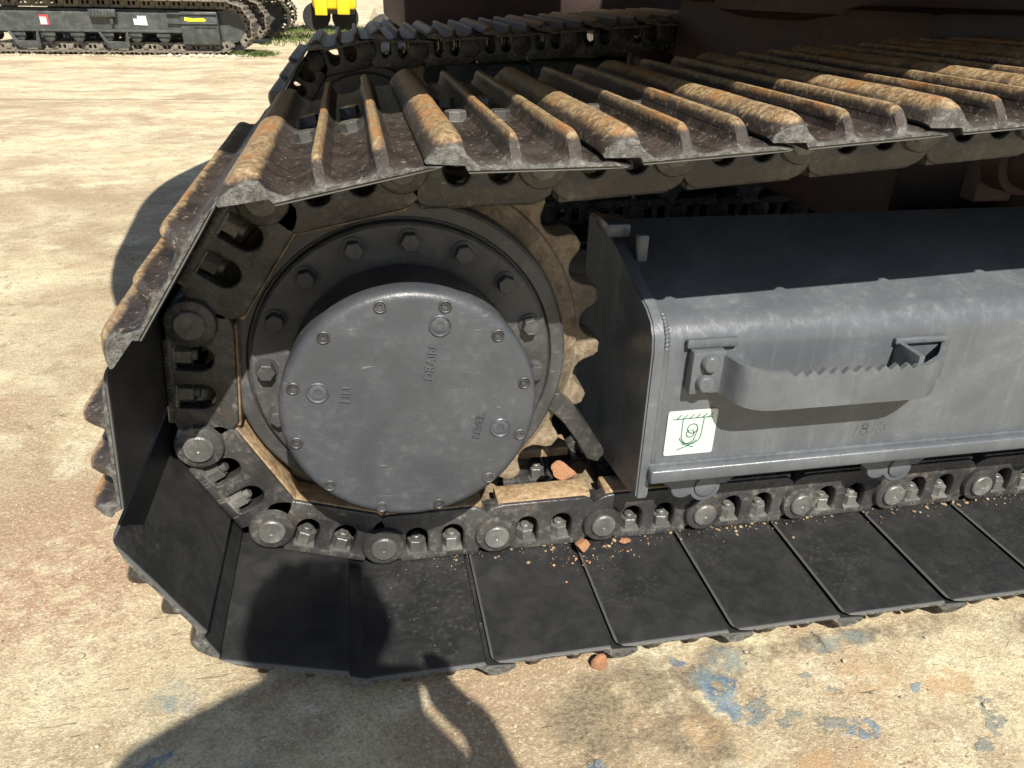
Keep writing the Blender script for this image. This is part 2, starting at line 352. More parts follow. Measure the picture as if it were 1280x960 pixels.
    bl = union(blob(0.428, -0.400, 0.030, 0.046, 0.1, .3), blob(0.455, -0.437, 0.022, 0.018, -0.5, .4), blob(0.60, -0.487, 0.036, 0.014, 0.1, .2), blob(0.727, -0.435, 0.016, 0.009, .3, .2),
               blob(0.213, -0.475, 0.017, 0.012, 0, .3), blob(-0.365, -0.372, 0.03, 0.016, 0.3, .5), blob(0.385, -0.33, 0.012, 0.01, 0, .3), blob(0.30, -0.515, 0.02, 0.01, 0.5, .3))
    col = k.mix(k.math('MULTIPLY', bl, k.math('MULTIPLY', pat, 0.85)), col, k.mix(k.ramp(nsm, 0.35, 0.65), (0.07, 0.16, 0.28), (0.30, 0.37, 0.38)))
    gr = union(blob(0.478, -0.425, 0.013, 0.030, -0.4, .2), blob(0.505, -0.455, 0.012, 0.02, -0.8, .2), blob(0.56, -0.470, 0.03, 0.012, -0.5, .2), blob(0.80, -0.50, 0.016, 0.030, -0.3, .2),
               blob(0.76, -0.535, 0.02, 0.012, 0, .2), blob(0.85, -0.56, 0.02, 0.014, 0, .3), blob(0.56, -0.385, 0.012, 0.012, 0, .2), blob(0.60, -0.43, 0.014, 0.006, -.6, .2))
    col = k.mix(k.math('MULTIPLY', gr, k.math('MULTIPLY', pat, 0.75)), col, (0.22, 0.25, 0.23))
    teal = union(blob(0.66, -0.330, 0.09, 0.025, 0, .6), blob(0.43, -0.36, 0.05, 0.035, 0, .7), blob(0.46, -0.335, 0.08, 0.03, 0, .8), blob(-0.36, -0.27, 0.05, 0.05, 0, .9), blob(-0.24, -0.42, 0.05, 0.04, 0, .9))
    col = k.mix(k.math('MULTIPLY', teal, k.math('MULTIPLY', k.ramp(nsm, 0.38, 0.58), 0.6)), col, (0.20, 0.29, 0.29))
    # cracks: thin, broken
    cr = k.ramp(k.vor(dv, 2.6, 'DISTANCE_TO_EDGE'), 0.010, 0.002)
    cr = k.math('MULTIPLY', cr, k.ramp(k.noise(v, 1.9, 4, 0.6), 0.60, 0.68), True)
    cr2 = k.math('MULTIPLY', k.ramp(k.vor(dv, 13, 'DISTANCE_TO_EDGE'), 0.022, 0.004), k.ramp(k.noise(v, 5.5, 5, 0.65), 0.60, 0.68), True)
    # short scuffs and scratches, two directions
    for rz, sc_, th_ in ((0.5, 9, 0.70), (-0.9, 12, 0.71)):
        m_ = k.n('ShaderNodeMapping'); k.put(m_.inputs[0], v); m_.inputs['Rotation'].default_value = (0, 0, rz); m_.inputs['Scale'].default_value = (sc_, sc_*9, 1)
        cr2 = k.math('MAXIMUM', cr2, k.ramp(k.noise(m_.outputs[0], 1.0, 3, 0.55, 0.6), th_, th_+0.025))
    # slab joint running along the yard
    jy = k.math('ABSOLUTE', k.math('SUBTRACT', k.math('ADD', y, k.math('MULTIPLY', nmid, 0.16)), 6.35))
    jm = k.math('MULTIPLY', k.ramp(jy, 0.05, 0.02), 0.55)
    ck = k.math('MAXIMUM', k.math('MAXIMUM', cr, k.math('MULTIPLY', cr2, 0.7)), jm)
    col = k.mix(k.math('MULTIPLY', ck, 0.8), col, (0.13, 0.09, 0.055))
    chip = k.math('MULTIPLY', k.ramp(k.vor(dv, 34, 'SMOOTH_F1'), 0.20, 0.12), k.ramp(nmid, 0.5, 0.6), True)
    h = k.math('ADD', k.math('MULTIPLY', nsm, 1.5), k.math('ADD', k.math('MULTIPLY', nfine, 1.5), k.math('MULTIPLY', ngrit, 0.8)))
    h = k.math('ADD', h, k.math('MULTIPLY', k.math('ADD', cell, k.vor(v, 120)), 0.5))
    h = k.math('SUBTRACT', h, k.math('ADD', k.math('MULTIPLY', ck, 2.5), k.math('ADD', k.math('MULTIPLY', pores, 1.2), k.math('MULTIPLY', chip, 0.8))))
    h = k.math('SUBTRACT', h, k.math('MULTIPLY', k.math('MULTIPLY', union(bl, gr), pat), -0.5))
    return k.out(col, k.ramp(nfine, 0.3, 0.7, 0.72, 0.92), k.bump(h, 0.0020, 1.0), 0, 0.3)
def axis_steps(lo, hi, fine_lo, fine_hi, d):
    a = []; t = fine_lo; s = d
    while t > lo: t -= s; s *= 1.25; a.append(max(t, lo))
    a = a[::-1]; t = fine_lo
    while t < fine_hi: a.append(t); t += d
    s = d
    while t < hi: a.append(t); t += s; s *= 1.25
    a.append(hi); return a
from mathutils import noise as mn
xs = axis_steps(-400, 400, -1.6, 1.4, 0.03); ys = axis_steps(-400, 400, -0.7, 2.2, 0.03)
gv = [(x, y, 0.006*mn.fractal(Vector((x*2.2, y*2.2, 0)), 1.0, 2.0, 4) if abs(x) < 8 and abs(y) < 12 else 0.0) for y in ys for x in xs]
nx = len(xs); gf = [(j*nx+i, j*nx+i+1, (j+1)*nx+i+1, (j+1)*nx+i) for j in range(len(ys)-1) for i in range(nx-1)]
me = bpy.data.meshes.new('ground'); me.from_pydata(gv, [], gf)
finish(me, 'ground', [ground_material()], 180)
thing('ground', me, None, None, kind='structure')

# ------------------------------------------------------------------ track geometry
P = 0.19; YC = 0.028; SW = 0.35                      # pitch, track centre line, half shoe width
def lerp(a, b, t): return a+(b-a)*t
OI = -0.0405                                         # inner face of the plate, below the pin line
def shoe_mesh(name, seed=0, lo=False, worn=0):
    """local x along the chain, y across, -z outward; triple grouser, lip at low x"""
    rnd = random.Random(seed)
    T = 0.0110
    def bar(c, w, h, n):     # grouser outline: concave flanks, rounded top
        pts = [(c-w*1.75, T), (c-w*0.90, T+h*0.14), (c-w*0.52, T+h*0.5), (c-w*0.46, T+h*0.84), (c-w*0.26, T+h*0.985), (c, T+h), (c+w*0.26, T+h*0.985), (c+w*0.46, T+h*0.84), (c+w*0.52, T+h*0.5), (c+w*0.90, T+h*0.14), (c+w*1.75, T)]
        return [pts[i] for i in (0, 2, 4, 6, 8, 10)] if lo else pts
    outer = [(-0.046+0.006*max(0, worn), 0.0030), (-0.037, 0.0062), (-0.024, 0.0105)] + bar(0.020, 0.0150, 0.0265, 0) + bar(0.084, 0.0120, 0.0265, 1)
    g = [(0.122, T), (0.130, T+0.005), (0.1355, T+0.014), (0.139, T+0.024), (0.146, T+0.0290), (0.156, T+0.0290), (0.165, T+0.024), (0.1750, T+0.015), (0.1790, T+0.006)]
    if worn: g = [(x-0.017*worn*max(0, (x-0.12)/0.06), z) for x, z in g]
    outer += [g[i] for i in (0, 2, 4, 6, 8)] if lo else g
    inner = [(0.1770-0.0175*worn, T+0.002), (0.163-0.0122*worn, 0.0115), (0.1375, 0.0095), (0.1335, 0.0), (0.06, 0.0), (0.0, 0.0), (-0.043, 0.0005)]
    st = [(-SW, 0.02, 0.0026), (-SW+0.0018, 0.16, 0.0006), (-SW+0.0050, 0.38, 0.0), (-SW+0.0095, 0.64, 0.0), (-SW+0.0165, 0.87, 0), (-SW+0.026, 0.97, 0), (-SW+0.042, 1, 0)]
    if lo: st = st[1::3]
    mid = [] if lo else [(-0.24, 1, 0), (-0.16, 1, 0), (-0.08, 1, 0), (0, 1, 0), (0.08, 1, 0), (0.16, 1, 0), (0.24, 1, 0)]
    st = st + mid + [(-a, b, c) for a, b, c in st[::-1]]
    secs = []
    wx = [rnd.uniform(-1, 1) for _ in range(6)]
    for (y, hf, inset) in st:
        sec = []
        for (x, v) in outer:
            f = hf if x < 0.126 else 0.52+0.48*hf
            vv = (T+(v-T)*f) if v > T else v
            if hf < 0.9 and x < 0.126: vv *= 0.62+0.42*hf
            top = max(0, v-T-0.015)/0.015
            dn = mn.noise(Vector((x*60+seed*9, y*18, seed)))*0.0014*top*(1 if hf > .9 else .5)
            xx = x + (x < -0.020)*0.011*(1-hf)**2
            xx += mn.noise(Vector((y*22, seed*5+2, x*8)))*0.0012*top
            sec.append((xx, y, OI - vv - dn))
        for (x, v) in inner:
            xx = x + (x < -0.020)*0.011*(1-hf)**2
            if x > 0.12: v = v*(0.85+0.15*hf)
            sec.append((xx, y, OI - v - inset*0.35))
        secs.append([Vector(p) for p in sec])
    return MB().sweep(secs).done(name, M['shoe'] if not lo else M['parkedshoe'], ang=38)

BX = (0.055, 0.115)                                   # bolt positions along the link
def link_mesh(side, lo=False):
    """side=-1 link on the camera side of the chain, +1 the far one; pin line at z=0"""
    b = MB(); s = side
    def Y(a, c): return sorted((s*a, s*c))
    # offsets measured from the track centre: boss outer face 0.117
    bo = [(0.012, -0.0355), (0.150, -0.0355), (0.168, -0.030), (0.182, -0.014), (0.186, 0.010), (0.180, 0.034), (0.168, 0.050), (0.156, 0.0565), (0.012, 0.0565), (-0.002, 0.053), (-0.014, 0.045)] + arc(0, 0, 0.0365, 122, 292, 4 if lo else 16)
    if lo:
        pl = poly(bo, [rrect(0.038, 0.072, -0.026, 0.024, 0.012, 2), rrect(0.098, 0.132, -0.026, 0.024, 0.012, 2)], 0.013)
    else:
        w1 = [(0.040, -0.026), (0.072, -0.026), (0.0745, -0.022), (0.0745, 0.006)] + arc(0.0555, 0.008, 0.0185, 5, 175, 8) + [(0.037, 0.004), (0.037, -0.022)]
        w2 = [(x+0.0605, z) for x, z in w1]
        pl = poly(bo, [w1, w2], 0.014, 0.0035, 2)
    b.mesh(pl, at(0, s*0.093, 0))
    # boss around the pin
    b.lathe([(0.0355, 0.0), (0.0355, 0.030), (0.0335, 0.0335), (0.030, 0.035), (0.0, 0.035)], at(0, s*0.082, 0, Matrix.Rotation(-s*pi/2, 4, 'X')), 10 if lo else 36)
    # inner eye for the bushing at the other end
    b.lathe([(0.0, 0.0), (0.031, 0.0), (0.033, 0.002), (0.033, 0.028), (0.031, 0.030), (0.0, 0.030)], at(P, s*0.050, 0, Matrix.Rotation(-s*pi/2, 4, 'X')), 10 if lo else 30)
    y0, y1 = Y(0.055, 0.090)
    b.box(0.150, 0.200, y0, y1, -0.022, 0.022, 0, 0 if lo else 0.004)
    # rail on top, worn bright rust, and foot on the shoe
    y0, y1 = Y(0.052, 0.101)
    b.box(0.004, 0.168, y0, y1, 0.040, 0.0595, 1, 0 if lo else 0.0035)
    y0, y1 = Y(0.045, 0.1085)
    b.box(0.026, 0.160, y0, y1, -0.0400, -0.0275, 0, 0 if lo else 0.003)
    m = (M['link'], M['rust']) if not lo else (M['parkedshoe'], M['parkedshoe'])
    return b.done('link', *m, ang=35)
shoe_v = [shoe_mesh('track_shoe', i+1) for i in range(4)]
shoe_worn = shoe_mesh('track_shoe_worn', 2, worn=2.0); shoe_long = shoe_mesh('track_shoe_long', 4, worn=-0.55)
shoe_lo = shoe_mesh('track_shoe_simple', 3, True)
link_n, link_f = link_mesh(-1), link_mesh(1)
link_nl = link_mesh(-1, True)
def swapped(me):
    m = me.copy(); m.materials.clear(); m.materials.append(M['link']); m.materials.append(M['link']); return m
link_nd, link_fd = swapped(link_n), swapped(link_f)      # rails away from the sprocket are blackened, not rusty
# pin ends, bushings, nuts, bolts
pin_me = MB().lathe([(0.0, 0.0), (0.0215, 0.0), (0.0215, 0.0040), (0.0195, 0.0060), (0.004, 0.0062), (0.0028, 0.0050), (0.0, 0.0050)], at(0, 0, 0, AX_Y), 32).done('track_pin', M['bolt'])
bush_me = MB().lathe([(0.026, -0.052), (0.026, 0.052)], at(0, 0, 0, AX_Y), 24).done('bushing', M['tooth'])
def nut_mesh(seed):
    r = random.Random(seed)
    b = hexm(0.0275, 0.024, r.uniform(0, 1), stub=0.007, stub_r=0.0085)
    b.box(-0.017, 0.017, -0.0165, 0.015, -0.001, 0.0035, 0, 0.001)
    return b.done('link_nut', M['bolt'])
nut_mes = [nut_mesh(i) for i in range(4)]
def bolt_mesh(seed):
    r = random.Random(seed); b = MB()
    b.lathe([(0.0165, 0), (0.0165, 0.002), (0.0155, 0.003), (0.0, 0.003)], Matrix(), 20)
    hexm(0.0255, 0.0125, r.uniform(0, 1), mb=b, mat=at(0, 0, 0.002))
    return b.done('shoe_bolt', M['bolt'])
bolt_mes = [bolt_mesh(i) for i in range(4)]
mark_mes = [MB().mesh(text_mesh(t_, 0.0118, 0.0006, 0, x_, -0.0335)).done('casting_mark', M['bolt']) for t_, x_ in (('171', 0.060), ('17', 0.098), ('F', 0.136))]

def pin_path():
    pts = [(-0.0494+P*i, 0.0852) for i in range(0, 18)]
    cx, cz, r = 3.285, 0.405, 0.3195
    a0 = math.degrees(atan2(0.0852-cz, pts[-1][0]-cx))
    for j in range(1, 6): a = R_(a0+34.3*j); pts.append((cx+r*cos(a), cz+r*sin(a)))
    top = [(0.007+P*i, None) for i in range(17, -1, -1)]
    zt = {0: .7060, 1: .7085, 2: .7215, 3: .7355, 4: .7500, 5: .7645, 6: .777}
    for x, _ in top:
        i = round((x-0.007)/P); z = zt.get(i, 0.777-0.045*min(1, (i-6)/11.0) - 0.02*sin(pi*min(1, (i-6)/11.0)) if i > 6 else 0); pts.append((x, z))
    pts += [(-0.174, 0.669), (-0.288, 0.502), (-0.307, 0.306), (-0.223, 0.143)]
    return pts
PINS = pin_path()
def frame_at(i, pins=PINS, yc=YC):
    a, b = Vector(pins[i]), Vector(pins[(i+1) % len(pins)]); d = b-a
    return at(a.x, yc, a.y, Matrix.Rotation(-atan2(d.y, d.x), 4, 'Y'))

# ------------------------------------------------------------------ near excavator
EX = empty('excavator', (1.6, 1.03, 0), 'large foreground excavator with rusty track shoes and big round grey sprocket cover', 'excavator')
def lay_track(root, yc, full, pins=PINS):
    n = len(pins)
    for i in range(n):
        m = frame_at(i, pins, yc)
        top = math.cos((m.to_euler()).y) < 0.3
        s = part('track_shoe', shoe_worn if i == n-3 else shoe_long if i == n-5 else shoe_v[(i*7) % 4], root, m)
        visible_x = pins[i][0] < 1.6
        if full and visible_x:
            for q in ((0, -1), (1, -1), (0, 1), (1, 1)):
                sub('shoe_bolt', bolt_mes[(i+q[0]*2+q[1]) % 4], s, at(BX[q[0]]-0.003, q[1]*0.068, OI-0.009, Matrix.Rotation(pi, 4, 'X')))
        rusty = full and (i <= 2 or i >= n-5)
        l = part('track_link', link_n if rusty else link_nd, root, m)
        l2 = part('track_link', link_f if rusty else link_fd, root, m)
        part('bushing', bush_me, root, m)
        if full:
            sub('track_pin', pin_me, l, at(0, -0.1165, 0))
        if full and visible_x:
            for q in (0, 1):
                sub('link_nut', nut_mes[(i+q*2) % 4], l, at(BX[q], -0.092, -0.0275))
                sub('link_nut', nut_mes[(i+q*2+1) % 4], l2, at(BX[q], 0.090, -0.0275))
            if i < 8 or i > len(PINS)-4:
                for mm in mark_mes: sub('casting_mark', mm, l, at(0, -0.1085, 0))
lay_track(EX, YC, True)
YF = 2.03
lay_track(EX, YF, False)

def sprocket_parts(root, yc, full):
    """yc = track centre line; camera side is -y"""
    cz = 0.4068; out = []; NTT = 21; Rp = 0.319
    for kx in range(NTT):
        a0 = 194.0 + kx*360/NTT; c = (Rp*cos(R_(a0)), Rp*sin(R_(a0)))
        th = 360/NTT
        # bushing seat, concave, then tooth tip
        for t in range(68, -69, -17): out.append((c[0]-0.0285*cos(R_(a0+t)), c[1]-0.0285*sin(R_(a0+t))))
        for da, rr in ((th*0.5-2.9, 0.3185), (th*0.5-1.5, 0.3255), (th*0.5+1.5, 0.3255), (th*0.5+2.9, 0.3185)):
            out.append((rr*cos(R_(a0+da)), rr*sin(R_(a0+da))))
    ring = poly(out, [arc(0, 0, 0.20, 0, 352.5, 47)], 0.030, 0.004, 2)
    b = MB().mesh(ring, at(0, 0, 0), 0)
    # dish between teeth and bolting flange
    b.lathe([(0.285, 0.027), (0.281, 0.040), (0.262, 0.050), (0.254, 0.062)], at(0, 0, 0, AX_Y), 96, 0)
    b.lathe([(0.254, 0.0615), (0.251, 0.083), (0.247, 0.086), (0.229, 0.0865), (0.227, 0.084), (0.226, 0.080), (0.2235, 0.080), (0.2225, 0.096), (0.219, 0.099), (0.150, 0.099), (0.150, 0.02)], at(0, 0, 0, AX_Y), 96, 1)
    me = b.done('sprocket', M['tooth'], M['hub'], ang=30)
    sp = part('sprocket', me, root, at(0, yc, cz))
    if full:
        bb = MB(); bb.lathe([(0.0165, 0), (0.0165, 0.003), (0.0, 0.003)], at(0, 0, 0, AX_Y), 20); hexm(0.023, 0.016, 0.3, at(0, -0.002, 0, AX_Y), bb)
        bm_ = bb.done('sprocket_bolt', M['hub'])
        for i in range(16):
            a = R_(84+1.8-22.5*i); sub('sprocket_bolt', bm_, sp, at(0.199*cos(a), -0.099, 0.199*sin(a), Matrix.Rotation(random.uniform(0, 1), 4, 'Y')))
    # final drive drum
    d = MB().lathe([(0.158, 0.05), (0.158, 0.105), (0.1665, 0.112), (0.1665, 0.196), (0.163, 0.200)], at(0, 0, 0, AX_Y), 96)
    d.lathe([(0.172, 0.203), (0.172, 0.213), (0.172, 0.222)], at(0, 0, 0, AX_Y), 96)
    fd = part('final_drive', d.done('final_drive', M['hub'], ang=30), root, at(0, yc, cz))
    cv = MB().lathe([(0.165, 0.196), (0.1725, 0.198), (0.1735, 0.202), (0.1735, 0.222), (0.1715, 0.2275), (0.1665, 0.2315), (0.160, 0.2330), (0, 0.2335)], at(0, 0, 0, AX_Y), 128).done('final_drive_cover', M['cover'], ang=50)
    co = part('final_drive_cover', cv, root, at(0, yc, cz))
    if full:
        k = MB()
        k.lathe([(0.0088, -0.001), (0.0088, 0.0016), (0.0074, 0.0026), (0.0062, 0.0016), (0.0058, -0.0006), (0.0052, 0.0022), (0.0036, 0.0022), (0.0032, -0.0008), (0, -0.0008)], at(0, 0, 0, AX_Y), 20)
        km = k.done('cover_bolt', M['hub'])
        for i in range(12):
            a = R_(75-30*i)-0.0482; sub('cover_bolt', km, co, at(0.158*cos(a), -0.2332, 0.158*sin(a)))
        k = MB()
        k.lathe([(0.0150, -0.001), (0.0150, 0.0012), (0.0136, 0.0024), (0.0124, 0.0012), (0.0116, 0.0002), (0.0108, 0.0008), (0.0052, 0.0010), (0.0046, -0.001), (0, -0.001)], at(0, 0, 0, AX_Y), 28)
        km = k.done('oil_plug', M['cover'])
        dk = MB().lathe([(0.0044, 0), (0.0036, 0.0005), (0, 0.0006)], at(0, 0, 0, AX_Y), 6).done('plug_socket', M['bolt'])
        for (px, pz) in ((0.041, 0.531), (-0.120, 0.446), (0.122, 0.372)):
            sub('oil_plug', km, co, at(px, -0.2334, pz-cz))
        for wd, sz, rt, tx, tz in (('DRAIN', .0165, 80, 0.028, 0.531-cz-0.052), ('FILL', .0165, 80, -0.084, 0.446-cz-0.003), ('LEVEL', .0155, 78, 0.092, 0.372-cz+0.006)):
            sub('embossed_lettering', MB().mesh(text_mesh(wd, sz, 0.0012, R_(rt), tx, tz)).done('embossed_lettering', M['cover']), co, at(0, -0.2338, 0))
        t = None and MB().mesh(text_mesh('DRAIN', 0.0165, 0.0009, R_(80), 0.028, 0.531-cz-0.052)) \
                .mesh(text_mesh('FILL', 0.0165, 0.0009, R_(80), -0.084, 0.446-cz-0.003)) \
                .mesh(text_mesh('LEVEL', 0.0155, 0.0009, R_(78), 0.092, 0.372-cz+0.006)).done('embossed_lettering', M['cover'])
    return sp
sprocket_parts(EX, YC, True)
sprocket_parts(EX, YF, False)

def prism(pts, x0, x1, mi=0, b=None):
    """(y,z) outline extruded in x"""
    b = b or MB(); b.sweep([[Vector((x, y, z)) for y, z in pts] for x in (x0, x1)], mi=mi); return b
def frame_parts(root, oy, full):
    o = (lambda y: y+oy)
    # side beam: vertical face, rounded shoulder, sloping top
    bend = [(-0.150+0.050*(1-cos(R_(a))), 0.447+0.050*sin(R_(a))) for a in range(0, 76, 7)]
    prof = [(-0.150, 0.236)] + bend + [(0.060, 0.538), (0.16, 0.560), (0.20, 0.54), (0.20, 0.20), (0.12, 0.20), (0.10, 0.236)]
    prof = [(o(y), z) for y, z in prof]
    b = MB(); b.sweep([[Vector((x, y, z)) for y, z in prof] for x in (0.372, 0.7, 1.2, 2.0, 2.90)])
    body = part('track_frame', b.done('track_frame', M['frame'], ang=25), root)
    # end plate towards the sprocket, a hand's width proud of the beam all round
    ep = [(-0.154, 0.186), (-0.154, 0.447), (-0.149, 0.470), (-0.135, 0.489), (-0.112, 0.501), (0.020, 0.538), (0.13, 0.568), (0.21, 0.560), (0.21, 0.16), (0.10, 0.14), (-0.02, 0.168), (-0.10, 0.172)]
    b = MB(); prism([(o(y), z) for y, z in ep], 0.357, 0.378, b=b); bmesh.ops.bevel(b.bm, geom=[e for e in b.bm.edges if abs(e.verts[0].co.x-e.verts[1].co.x) < 1e-5], offset=0.003, segments=2, affect='EDGES')
    sub('end_plate', b.done('end_plate', M['frame'], ang=35), body)
    # weld bead along the plate
    b = MB(); pts = [(-0.150, 0.24)] + [(y-0.0015, z+0.001) for y, z in bend] + [(-0.01, 0.521)]
    secs = []
    for i in range(len(pts)-1):
        for t in range(6):
            y = lerp(pts[i][0], pts[i+1][0], t/6); z = lerp(pts[i][1], pts[i+1][1], t/6); r = 0.0045+0.0012*sin(z*900+y*500)
            secs.append([Vector((0.3795+r*cos(a), o(y)-r*0.5*sin(a), z+r*0.4*sin(a))) for a in (0, 1.05, 2.1, 3.14, 4.2, 5.2)])
    b.sweep(secs); sub('weld_bead', b.done('weld_bead', M['frame'], ang=80), body)
    # bottom rail with a weld on top of it
    b = MB(); b.box(0.372, 2.88, o(-0.170), o(-0.1505), 0.221, 0.246, 0, 0.004)
    secs = []
    for i in range(260):
        x = 0.374+i*0.0055; r = 0.0040+0.0010*sin(i*1.7)+0.0006*sin(i*0.43)
        secs.append([Vector((x, o(-0.1520)+r*cos(a)*0.9, 0.2465+r*sin(a))) for a in (0, 1.05, 2.1, 3.14, 4.2, 5.2)])
    b.sweep(secs); sub('bottom_rail', b.done('bottom_rail', M['frame'], ang=60), body)
    # inner roller-guard plates under the beam
    for x0 in ((0.44, 1.02, 1.62, 2.25) if full else (1.0, 2.0)):
        pass
    # lug at the top of the end plate
    b = MB(); b.box(0.384, 0.404, o(0.020), o(0.036), 0.505, 0.572, 0, 0.005); b.box(0.345, 0.386, o(0.060), o(0.13), 0.556, 0.580, 0, 0.006)
    sub('lifting_lug', b.done('lifting_lug', M['frame']), body)
    # rollers
    for i, x in enumerate([0.478+0.366*j for j in range(7)]):
        b = MB(); b.lathe([(0.0, 0), (0.05, 0), (0.055, 0.004), (0.055, 0.05), (0.068, 0.055), (0.073, 0.06), (0.073, 0.10), (0.065, 0.105), (0.065, 0.165), (0.073, 0.17), (0.073, 0.21), (0.055, 0.22), (0.055, 0.265), (0, 0.27)], at(x, o(YC+0.135), 0.2200, AX_Y), 40)
        ro = part('track_roller', b.done('track_roller', M['hub'], ang=30), root)
        cap = [(x+0.060, 0.222), (x+0.066, 0.196), (x+0.050, 0.180)] + arc(x+0.012, 0.176, 0.028, 10, -175, 9) + arc(x-0.028, 0.180, 0.022, 0, -180, 8)[1:] + [(x-0.064, 0.190), (x-0.060, 0.222)]
        cm = MB().mesh(poly([(a, c) for a, c in cap], (), 0.012, 0.003), at(0, o(-0.118), 0))
        cm.lathe([(0.020, 0), (0.020, 0.004), (0.016, 0.006), (0, 0.006)], at(x+0.012, o(-0.129), 0.180, AX_Y), 24)
        sub('roller_cap', cm.done('roller_cap', M['frame']), ro)
    # carrier rollers under the upper run
    for x in (1.12, 2.25):
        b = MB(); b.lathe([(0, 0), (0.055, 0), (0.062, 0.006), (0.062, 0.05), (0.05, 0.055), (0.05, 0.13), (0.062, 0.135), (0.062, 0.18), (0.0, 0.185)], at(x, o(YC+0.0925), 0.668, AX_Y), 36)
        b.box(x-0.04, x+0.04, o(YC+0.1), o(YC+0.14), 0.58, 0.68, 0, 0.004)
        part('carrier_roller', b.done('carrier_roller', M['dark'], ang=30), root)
    b = MB(); b.lathe([(0, 0), (0.09, 0), (0.09, 0.02), (0.18, 0.03), (0.215, 0.01), (0.238, 0.01), (0.240, 0.04), (0.258, 0.045), (0.258, 0.11), (0.240, 0.115), (0.238, 0.145), (0.215, 0.145), (0.18, 0.125), (0.09, 0.135), (0.09, 0.155), (0, 0.155)], at(3.285, o(YC+0.0775), 0.405, AX_Y), 72)
    part('idler_wheel', b.done('idler_wheel', M['hub'], ang=30), root)
    b = MB(); b.box(2.88, 3.32, o(YC-0.11), o(YC-0.085), 0.33, 0.48, 0, 0.01); b.box(2.88, 3.32, o(YC+0.085), o(YC+0.11), 0.33, 0.48, 0, 0.01)
    part('idler_yoke', b.done('idler_yoke', M['frame']), root)
    return body
FR = frame_parts(EX, 0.0, True)
frame_parts(EX, YF-YC, False)

# step handle on the beam
def handle(root):
    z0, z1 = 0.370, 0.434; yf = -0.213
    path = [(0.463, -0.168), (0.468, -0.173), (0.4715, -0.182), (0.4765, -0.196), (0.485, -0.206), (0.498, -0.2115), (0.514, -0.213), (0.532, -0.213)]
    path += [(0.532+0.0042*i, yf) for i in range(1, 54)]
    path += [(0.774, -0.2125), (0.790, -0.209), (0.805, -0.200), (0.819, -0.187), (0.834, -0.170), (0.846, -0.1565), (0.858, -0.1515)]
    th = 0.0075; rows_o, rows_i = [], []
    for i, (x, y) in enumerate(path):
        a = path[max(0, i-1)]; c = path[min(len(path)-1, i+1)]; d = Vector((c[0]-a[0], c[1]-a[1])).normalized(); nrm = Vector((d.y, -d.x))
        zt = z1
        if 0.545 < x < 0.79:
            ph = ((x-0.545)/0.0195) % 1.0; zt = z1-0.0065+0.0065*abs(2*ph-1)*2-0.0065
            zt = z1-0.011*(1-abs(2*ph-1))
        rows_o.append((x+nrm.x*th/2, y+nrm.y*th/2, zt)); rows_i.append((x-nrm.x*th/2, y-nrm.y*th/2, zt))
    # left end rises a little to meet its pad
    def dz(x): return 0.012*max(0, min(1, (0.53-x)/0.07))**1.5
    secs = []
    for (a, b_) in zip(rows_o, rows_i):
        e = dz(a[0]); secs.append([Vector((a[0], a[1], z0+e)), Vector((a[0], a[1], a[2]+e)), Vector((b_[0], b_[1], b_[2]+e)), Vector((b_[0], b_[1], z0+e))])
    b = MB().sweep(secs)
    h = part('step_handle', b.done('step_handle', M['frame'], ang=28), root)
    b = MB(); b.box(0.414, 0.466, -0.1725, -0.1535, 0.382, 0.452, 0, 0.003); b.box(0.408, 0.490, -0.160, -0.1505, 0.452, 0.4665, 0, 0.003)
    sub('mounting_pad', b.done('mounting_pad', M['frame']), h)
    bm_ = MB().lathe([(0.0150, 0), (0.0150, 0.003), (0.0125, 0.009), (0.011, 0.0105), (0, 0.011)], at(0, 0, 0, AX_Y), 28).done('handle_bolt', M['frame'])
    sub('handle_bolt', bm_, h, at(0.441, -0.172, 0.434)); sub('handle_bolt', bm_, h, at(0.437, -0.172, 0.4015))
    b = MB(); b.box(0.762, 0.772, -0.2090, -0.1505, z0+0.006, 0.440, 0, 0.002); b.box(0.757, 0.850, -0.158, -0.1505, 0.436, 0.446, 0, 0.002)
    sub('strut', b.done('strut', M['frame']), h)
handle(EX)
# inspection sticker
b = MB(); b.mesh(poly(rrect(0.396, 0.4785, 0.2625, 0.3430, 0.004, 3), (), 0.0008), at(0, -0.1515, 0))
stk = part('sticker', b.done('sticker', M['white']), EX, label='white square inspection sticker with a green drawn mark')
def strokes(lines, wdt, y, b=None):
    b = b or MB()
    for ln in lines:
        for (x0, z0), (x1, z1) in zip(ln, ln[1:]):
            d = Vector((x1-x0, z1-z0)); L = d.length
            if L < 1e-6: continue
            d /= L; n = Vector((-d.y, d.x))*wdt/2; e = d*wdt*0.3
            q = [(x0-e.x+n.x, z0-e.y+n.y), (x1+e.x+n.x, z1+e.y+n.y), (x1+e.x-n.x, z1+e.y-n.y), (x0-e.x-n.x, z0-e.y-n.y)]
            vs = [b.bm.verts.new((a, y, c)) for a, c in q]; b.bm.faces.new(vs[::-1])
    return b
cx, cz = 0.4385, 0.302
L = [[(0.405, 0.3285), (0.471, 0.3295)]]
for i in range(6): L.append([(0.411+i*0.0105, 0.329), (0.418+i*0.0105, 0.3355)])
L.append([(cx-0.017, 0.328)] + arc(cx, cz-0.004, 0.0165, 180, 360, 14) + [(cx+0.018, 0.328)])
L.append(arc(cx+0.001, cz+0.008, 0.0085, 0, 360, 14)); L.append(arc(cx-0.002, cz-0.001, 0.0065, 100, 430, 12))
L.append(arc(cx-0.006, cz-0.006, 0.013, 190, 330, 10) + [(cx+0.010, cz+0.006)])
